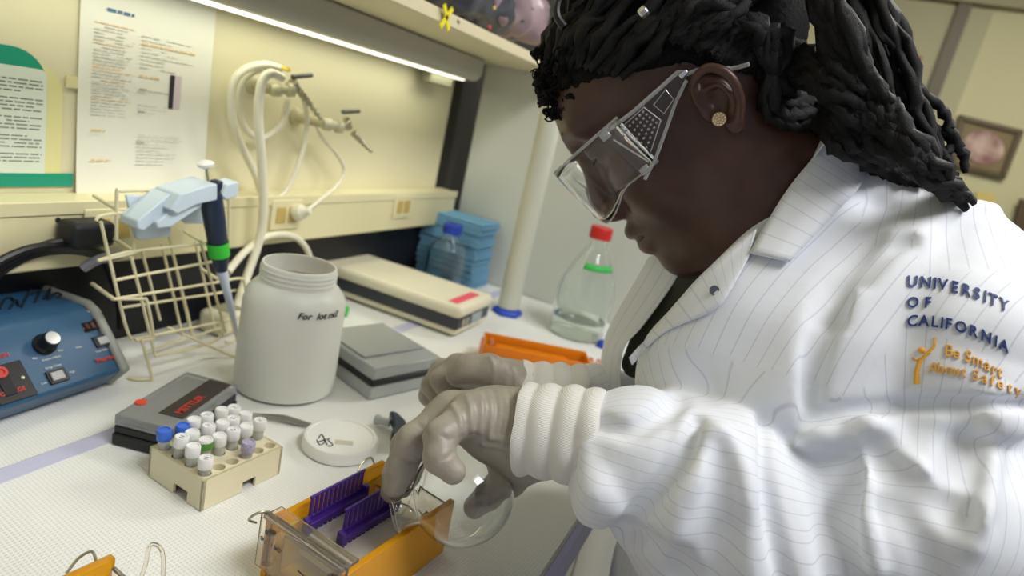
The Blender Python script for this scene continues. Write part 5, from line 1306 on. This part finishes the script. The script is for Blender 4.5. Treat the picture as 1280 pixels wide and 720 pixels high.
def loc_tube(pts, r, seed, sub=7, n=7, end=1.0):
    """a twisted lock: uneven, lumpy tube"""
    pts = spline([Vector(p) for p in pts], sub); N = len(pts); mb = MB(); acc = 0; out = []
    for i, p in enumerate(pts):
        w = Vector((noise.noise(p * 38 + Vector((seed, 0, 0))), noise.noise(p * 38 + Vector((0, seed, 9))), noise.noise(p * 38 + Vector((5, 0, seed)))))
        w2 = Vector((noise.noise(p * 110 + Vector((seed, 3, 0))), noise.noise(p * 110 + Vector((1, seed, 9))), noise.noise(p * 110 + Vector((5, 7, seed)))))
        out.append(p + w * .0085 * min(1, i / 6) + w2 * .0030)
    L = sum((a - b).length for a, b in zip(out, out[1:])); fr = L / .0115
    rings = []; up = None
    for i, p in enumerate(out):
        t = (out[min(i + 1, N - 1)] - out[max(i - 1, 0)]).normalized()
        if up is None: up = t.orthogonal().normalized()
        up = (up - t * up.dot(t)).normalized(); sd = t.cross(up); u = i / (N - 1); tw = u * fr * math.pi
        rr = r * (1 - .35 * max(0, u - .85) / .15) * (1 + .10 * math.sin(seed * 3 + u * 40))
        ring = []
        for k in range(n):
            a = 2 * math.pi * k / n; rk_ = rr * (1 + .30 * math.cos(2 * a - 2 * tw)); ring.append(mb.b.verts.new(p + (up * math.cos(a) + sd * math.sin(a)) * rk_))
        rings.append(ring)
    for a, b in zip(rings, rings[1:]):
        for k in range(n): mb.b.faces.new((a[k], a[(k + 1) % n], b[(k + 1) % n], b[k]))
    mb.b.faces.new(list(reversed(rings[0]))); mb.b.faces.new(rings[-1])
    return mb.build('lock', hairm, hair, ang=80)
hc = Vector((-.016, .050, 0)); 
def mer(al, psi, off=0.0):
    a, p = math.radians(al), math.radians(psi); x = math.cos(a)
    ru, rs = .0965 + off, .0830 + off
    return hw(hc.x + (.108 + off + (.006 if x > 0 else 0)) * x, hc.y + ru * math.sin(a) * math.cos(p), hc.z + rs * math.sin(a) * math.sin(p))
GP = P(1012, -62, .56)
ends = []
def fall(k, n, j):
    """bundle falling from the tie behind the crown over the shoulder"""
    t = k / max(1, n - 1); d = .535 + j
    mid = P(1062 + 34 * (1 - t), 10 - 30 * (1 - t) + 35 * t, d); m2 = P(1092 + 46 * (1 - t), 112 - 30 * (1 - t) + 50 * t, d - .01)
    L = hr_.uniform(.72, 1.0); e = (1 - L) * 120
    return [mid, m2, P(1150 + 18 * (1 - t), 178 + 32 * t, d - .012), P(1212 - e + hr_.uniform(-8, 4), 255 - e * .9 + 6 * t, d - .015)]
n1 = 34
for k in range(n1):                                    # crown and near side, gathered behind
    psi = -30 + 112 * k / (n1 - 1); st = 38 if psi < 35 else 38 + (psi - 35) * .62
    pts = [mer(st, psi + 3), mer(st + 22, psi + hr_.uniform(-4, 6), .002), mer((st + 160) / 2 + 5, psi + hr_.uniform(-5, 5), .004), mer(128, psi * .9, .005), mer(148, psi * .8, .008), GP + Vector([hr_.uniform(-.014, .014) for _ in range(3)])]
    loc_tube(pts + fall(k, n1, hr_.uniform(-.02, .035)), hr_.uniform(.0036, .0048), k * 1.3)
for k in range(12):                                    # far side
    psi = -35 - 62 * k / 11; pts = [mer(45, psi), mer(80, psi, .003), mer(115, psi * .95, .005), mer(145, psi * .85, .008), GP + Vector((.01, 0, 0))]
    loc_tube(pts + fall(k, 12, hr_.uniform(.03, .07)), .0044, 60 + k)
def ns(px, py, d, off=.007):
    t = (ms(px, py, off) - Vector(CAM.tolist())).length; r = Vector(ray(px, py).tolist()); dd = t / r.length * FPX
    return P(px, py, min(d, dd) if dd > .40 else d)
for k in range(26):                                    # low ones behind the ear, hanging over the collar
    t = k / 25; psi = 82 + 44 * t; a0_ = 86 + 18 * t
    d = .505 + hr_.uniform(-.015, .02); L = hr_.uniform(.55, 1)
    A_ = [mer(a0_, psi), mer(a0_ + 18, psi + 2, .004), mer(a0_ + 36, psi + 6, .008)]
    ex, ey = 1060 + 140 * L, 182 + 68 * L
    loc_tube(A_[:2] + [ns(960 + 30 * (1 - t), 60 + 82 * t, d), ns(1010 + 20 * (1 - t), 80 + 75 * t, d), ns(1055 + 16 * (1 - t), 120 + 68 * t, d), ns((1060 + ex) / 2, (196 + ey) / 2 - 14 * (1 - t), d + .005), ns(ex, ey - 8 * (1 - t), d + .008)], hr_.uniform(.0042, .0056), 90 + k * 1.7)
for k in range(18):                                    # behind the ear, swept back and down
    t = k / 17; psi = 56 + 40 * t; d = .50 + hr_.uniform(-.01, .02); L = hr_.uniform(.7, 1)
    loc_tube([mer(96, psi - 2, .001), mer(112, psi + 1, .005), mer(128, psi + 5, .008), mer(144, psi + 12, .012), ns(1052 + 14 * (1 - t), 40 + 75 * t, d + .01), ns(1100, 118 + 55 * t, d + .01), ns(1150, 178 + 35 * t, d + .012), ns(1150 + 60 * L, 205 + 52 * L, d + .012)], hr_.uniform(.0040, .0052), 200 + k * 1.9)
for k in range(12):                                    # loose ends curling by the shoulder
    x0, y0 = 1120 + hr_.uniform(-10, 30), 130 + hr_.uniform(0, 60); d = .52 + hr_.uniform(-.01, .02)
    loc_tube([P(x0 - 25, y0 - 30, d), P(x0, y0, d), P(x0 + 25 + hr_.uniform(-5, 12), y0 + 22, d), P(x0 + 45, y0 + 48 + hr_.uniform(-10, 14), d), P(x0 + 36 + hr_.uniform(0, 26), y0 + 66, d)], .0036, 130 + k)
loc_tube([P(1118, 88, .52), P(1150, 118, .52), P(1178, 135, .52), P(1185, 160, .52), P(1200, 190, .52), P(1208, 218, .52)], .0040, 171)
def curl(p, nrm, ax_, r, turns, pitch, tr):
    u = nrm.orthogonal().normalized(); pts = []
    ax_ = ax_.normalized(); u = (nrm - ax_ * nrm.dot(ax_)).normalized(); v = ax_.cross(u)
    for i in range(int(turns * 8) + 1):
        a = i / 8 * 2 * math.pi; pts.append(p + ax_ * pitch * i / 8 + (u * math.cos(a) + v * math.sin(a)) * r * (1 - .3 * i / (turns * 8)))
    return MB().tube(pts, tr, n=5, sub=2)
for k in range(150):                                   # small tight curls along the front hairline
    psi = hr_.uniform(-50, 74); al = hr_.uniform(26, 46) + (10 if psi > 40 else 0)
    if hr_.random() < .45: al = hr_.uniform(26, 36)
    p = mer(al, psi, hr_.uniform(-.001, .012 if abs(psi) < 60 else .003)); n_ = (p - hw(*hc)).normalized()
    a_ = Vector([hr_.uniform(-1, 1) for _ in range(3)])
    curl(p, n_, a_, hr_.uniform(.0025, .0055), hr_.uniform(1.5, 3.2), hr_.uniform(.002, .004), hr_.uniform(.0011, .0020)).build('curl', hairm2, hair, ang=80)
for k in range(90):                                    # finer frizz standing off the hairline
    psi = hr_.uniform(-60, 60); al = hr_.uniform(26, 44); p = mer(al, psi, hr_.uniform(.004, .013)); n_ = (p - hw(*hc)).normalized()
    curl(p, n_, Vector([hr_.uniform(-1, 1) for _ in range(3)]), hr_.uniform(.003, .006), hr_.uniform(1.0, 2.0), hr_.uniform(.002, .005), hr_.uniform(.0004, .0008)).build('frizz', hairm2, hair, ang=80)
MB().tube([P(x_, y_, .50) for x_, y_ in ((706, 34), (697, 20), (698, 4), (708, -8), (722, -10))], .0034, n=10).build('hair_band', M('black_elastic', (.006, .006, .008), .35), woman)
sil = M('silver_bead', srgb(190, 188, 180), .25, .9)
for px, py in ((804, 15), (1043, 131)):
    c = P(px, py, .445 if px < 900 else .475); m = HR.to_4x4(); m.translation = c
    if px < 900: MB().lathe([(.0032, -.003), (.004, -.002), (.004, .002), (.0032, .003)], c, HR.col[0], 8, cap=False).build('hair_bead', sil, woman)
    else: MB().tube([c, c + Vector((0, .002, .004)), c + Vector((0, -.004, .004))], .0006, n=6).build('hair_bead', sil, woman)
# ---- legs and shoes under the bench edge, so the figure stands
LG = SDF((.42, -.32, -.005), (.80, .12, .60), .006)
for sx in (-.085, .085): LG.poly([(.610 + sx, -.09, .56), (.612 + sx, -.07, .45), (.614 + sx * .95, -.10, .10)], [.080, .062, .042], k=.02)
LG.build('trousers', M('dark_trousers', srgb(40, 42, 52), .8), woman)
for sx in (-.08, .08):
    S_ = SDF((.50 + sx, -.20, -.01), (.72 + sx, .14, .13), .004)
    S_.poly([(.612 + sx, -.11, .045), (.612 + sx, -.05, .045), (.612 + sx, .04, .032)], [.040, .042, .036], k=.02); S_.poly([(.612 + sx, -.10, .06), (.612 + sx, -.10, .09)], [.038, .036], k=.02); S_.plane((0, 0, .001), (0, 0, -1))
    S_.build('shoe', M('black_shoe', srgb(20, 20, 22), .4), woman)

# ---- things on the far wall
def wq(px, py, x=3.95): return onx(px, py, x)
def wall_item(name, quad, x, th, mat, par=None, bev=.002):
    return MB().prism([wq(px, py, x) for px, py in quad], (th, 0, 0)).build(name, mat, par, bevel=bev)
pf = E('picture_frame', wq(1235, 190, 3.97), 'dark wood framed picture hanging on the far wall behind the hair', 'picture')
out_ = [wq(*p, 3.96) for p in ((1200, 143), (1281, 163), (1257, 224), (1186, 207))]
cx_ = sum((Vector(p) for p in out_), Vector()) / 4
def scale(ps_, s, dx=0): return [cx_ + (p - cx_) * s + Vector((dx, 0, 0)) for p in ps_]
a_, b_ = scale(out_, 1.0), scale(out_, .80)
for k in range(4):
    MB().prism([a_[k], a_[(k + 1) % 4], b_[(k + 1) % 4], b_[k]], (.035, 0, 0)).build('frame_rail', M('frame_wood', srgb(88, 74, 48), .5, var=.3, vscale=60), pf, bevel=.004)
MB().prism(scale(out_, .82, .015), (.006, 0, 0)).build('mount', M('picture_mount', srgb(128, 112, 78), .7), pf)
pic = bpy.data.materials.new('blurred_floral_print'); pic.use_nodes = True; nt = pic.node_tree; n = nt.nodes.new('ShaderNodeTexNoise'); n.inputs['Scale'].default_value = 9; n.inputs['Detail'].default_value = 4
r = nt.nodes.new('ShaderNodeValToRGB'); r.color_ramp.elements[0].position = .35; r.color_ramp.elements[0].color = (*srgb(120, 70, 62), 1); r.color_ramp.elements[1].position = .65; r.color_ramp.elements[1].color = (*srgb(205, 180, 160), 1)
tc = nt.nodes.new('ShaderNodeTexCoord'); nt.links.new(tc.outputs['Object'], n.inputs['Vector']); nt.links.new(n.outputs['Fac'], r.inputs[0]); nt.links.new(r.outputs[0], nt.nodes['Principled BSDF'].inputs['Base Color']); nt.nodes['Principled BSDF'].inputs['Roughness'].default_value = .4
ov = [cx_ + (out_[1] - out_[0]) * .31 * math.cos(t) + (out_[3] - out_[0]) * .31 * math.sin(t) + Vector((.008, 0, 0)) for t in [i * math.pi / 12 for i in range(24)]]
MB().prism(ov, (.008, 0, 0)).build('picture_print', pic, pf)
sg_ = E('wall_sign', wq(1137, 80, 3.98), 'small red sign with white lettering fixed beside the far door frame', 'sign')
wall_item('sign_plate', ((1126, 65), (1153, 71), (1147, 95), (1121, 88)), 3.96, .02, M('sign_red', srgb(165, 40, 38), .5), sg_)
for q4 in (((1130, 71), (1148, 75), (1146, 80), (1129, 76)), ((1129, 79), (1138, 81), (1137, 84), (1128, 82))):
    wall_item('white_print', q4, 3.955, .004, M('sign_white', srgb(230, 220, 205), .5), sg_, .0)
tag(wall_item('note', ((1222, 238), (1246, 244), (1238, 276), (1214, 268)), 3.97, .01, M('yellow_note', srgb(205, 185, 110), .6)), 'yellowish paper note on the far wall under the framed picture', 'paper')
tag(wall_item('cork_board', ((1276, 248), (1330, 262), (1300, 345), (1258, 330)), 3.93, .03, M('board_brown', srgb(84, 66, 44), .6)), 'brown board edge at the right margin of the picture', 'board')
ch = E('office_chair', (1.9, -.95, 0), 'dark office chair just visible behind the white sleeve at the right', 'chair')
MB().box((1.70, -1.15, .42), (2.15, -.70, .50)).build('seat', dark, ch, bevel=.02)
MB().box((1.72, -1.22, .55), (2.13, -1.15, 1.16)).build('backrest', dark, ch, bevel=.03)
MB().cyl((1.92, -.93, .08), (1.92, -.93, .42), .03).build('column', dark, ch)
for k in range(5):
    a = 2 * math.pi * k / 5; MB().tube([(1.92, -.93, .08), (1.92 + .28 * math.cos(a), -.93 + .28 * math.sin(a), .045)], .02, smooth=False).build('base_leg', dark, ch)
    MB().sphere((1.92 + .28 * math.cos(a), -.93 + .28 * math.sin(a), .028), .027).build('castor', dark, ch)
for (x, y) in ((.45, -.75), (2.3, -.8)):
    l_ = E('ceiling_lamp', (x, y, 2.59), 'square recessed ceiling lamp %s' % ('over the near end of the bench' if x < 1 else 'towards the far wall'), 'lamp', None)
    MB().box((x - .62, y - .32, 2.575), (x + .62, y + .32, 2.60)).build('lamp_frame', lamp_grey, l_, bevel=.003)
    MB().box((x - .58, y - .28, 2.565), (x + .58, y + .28, 2.575)).build('diffuser', M('ceiling_diffuser', (1, 1, 1), .5, emit=(1, 1, .95), estr=3.0), l_)
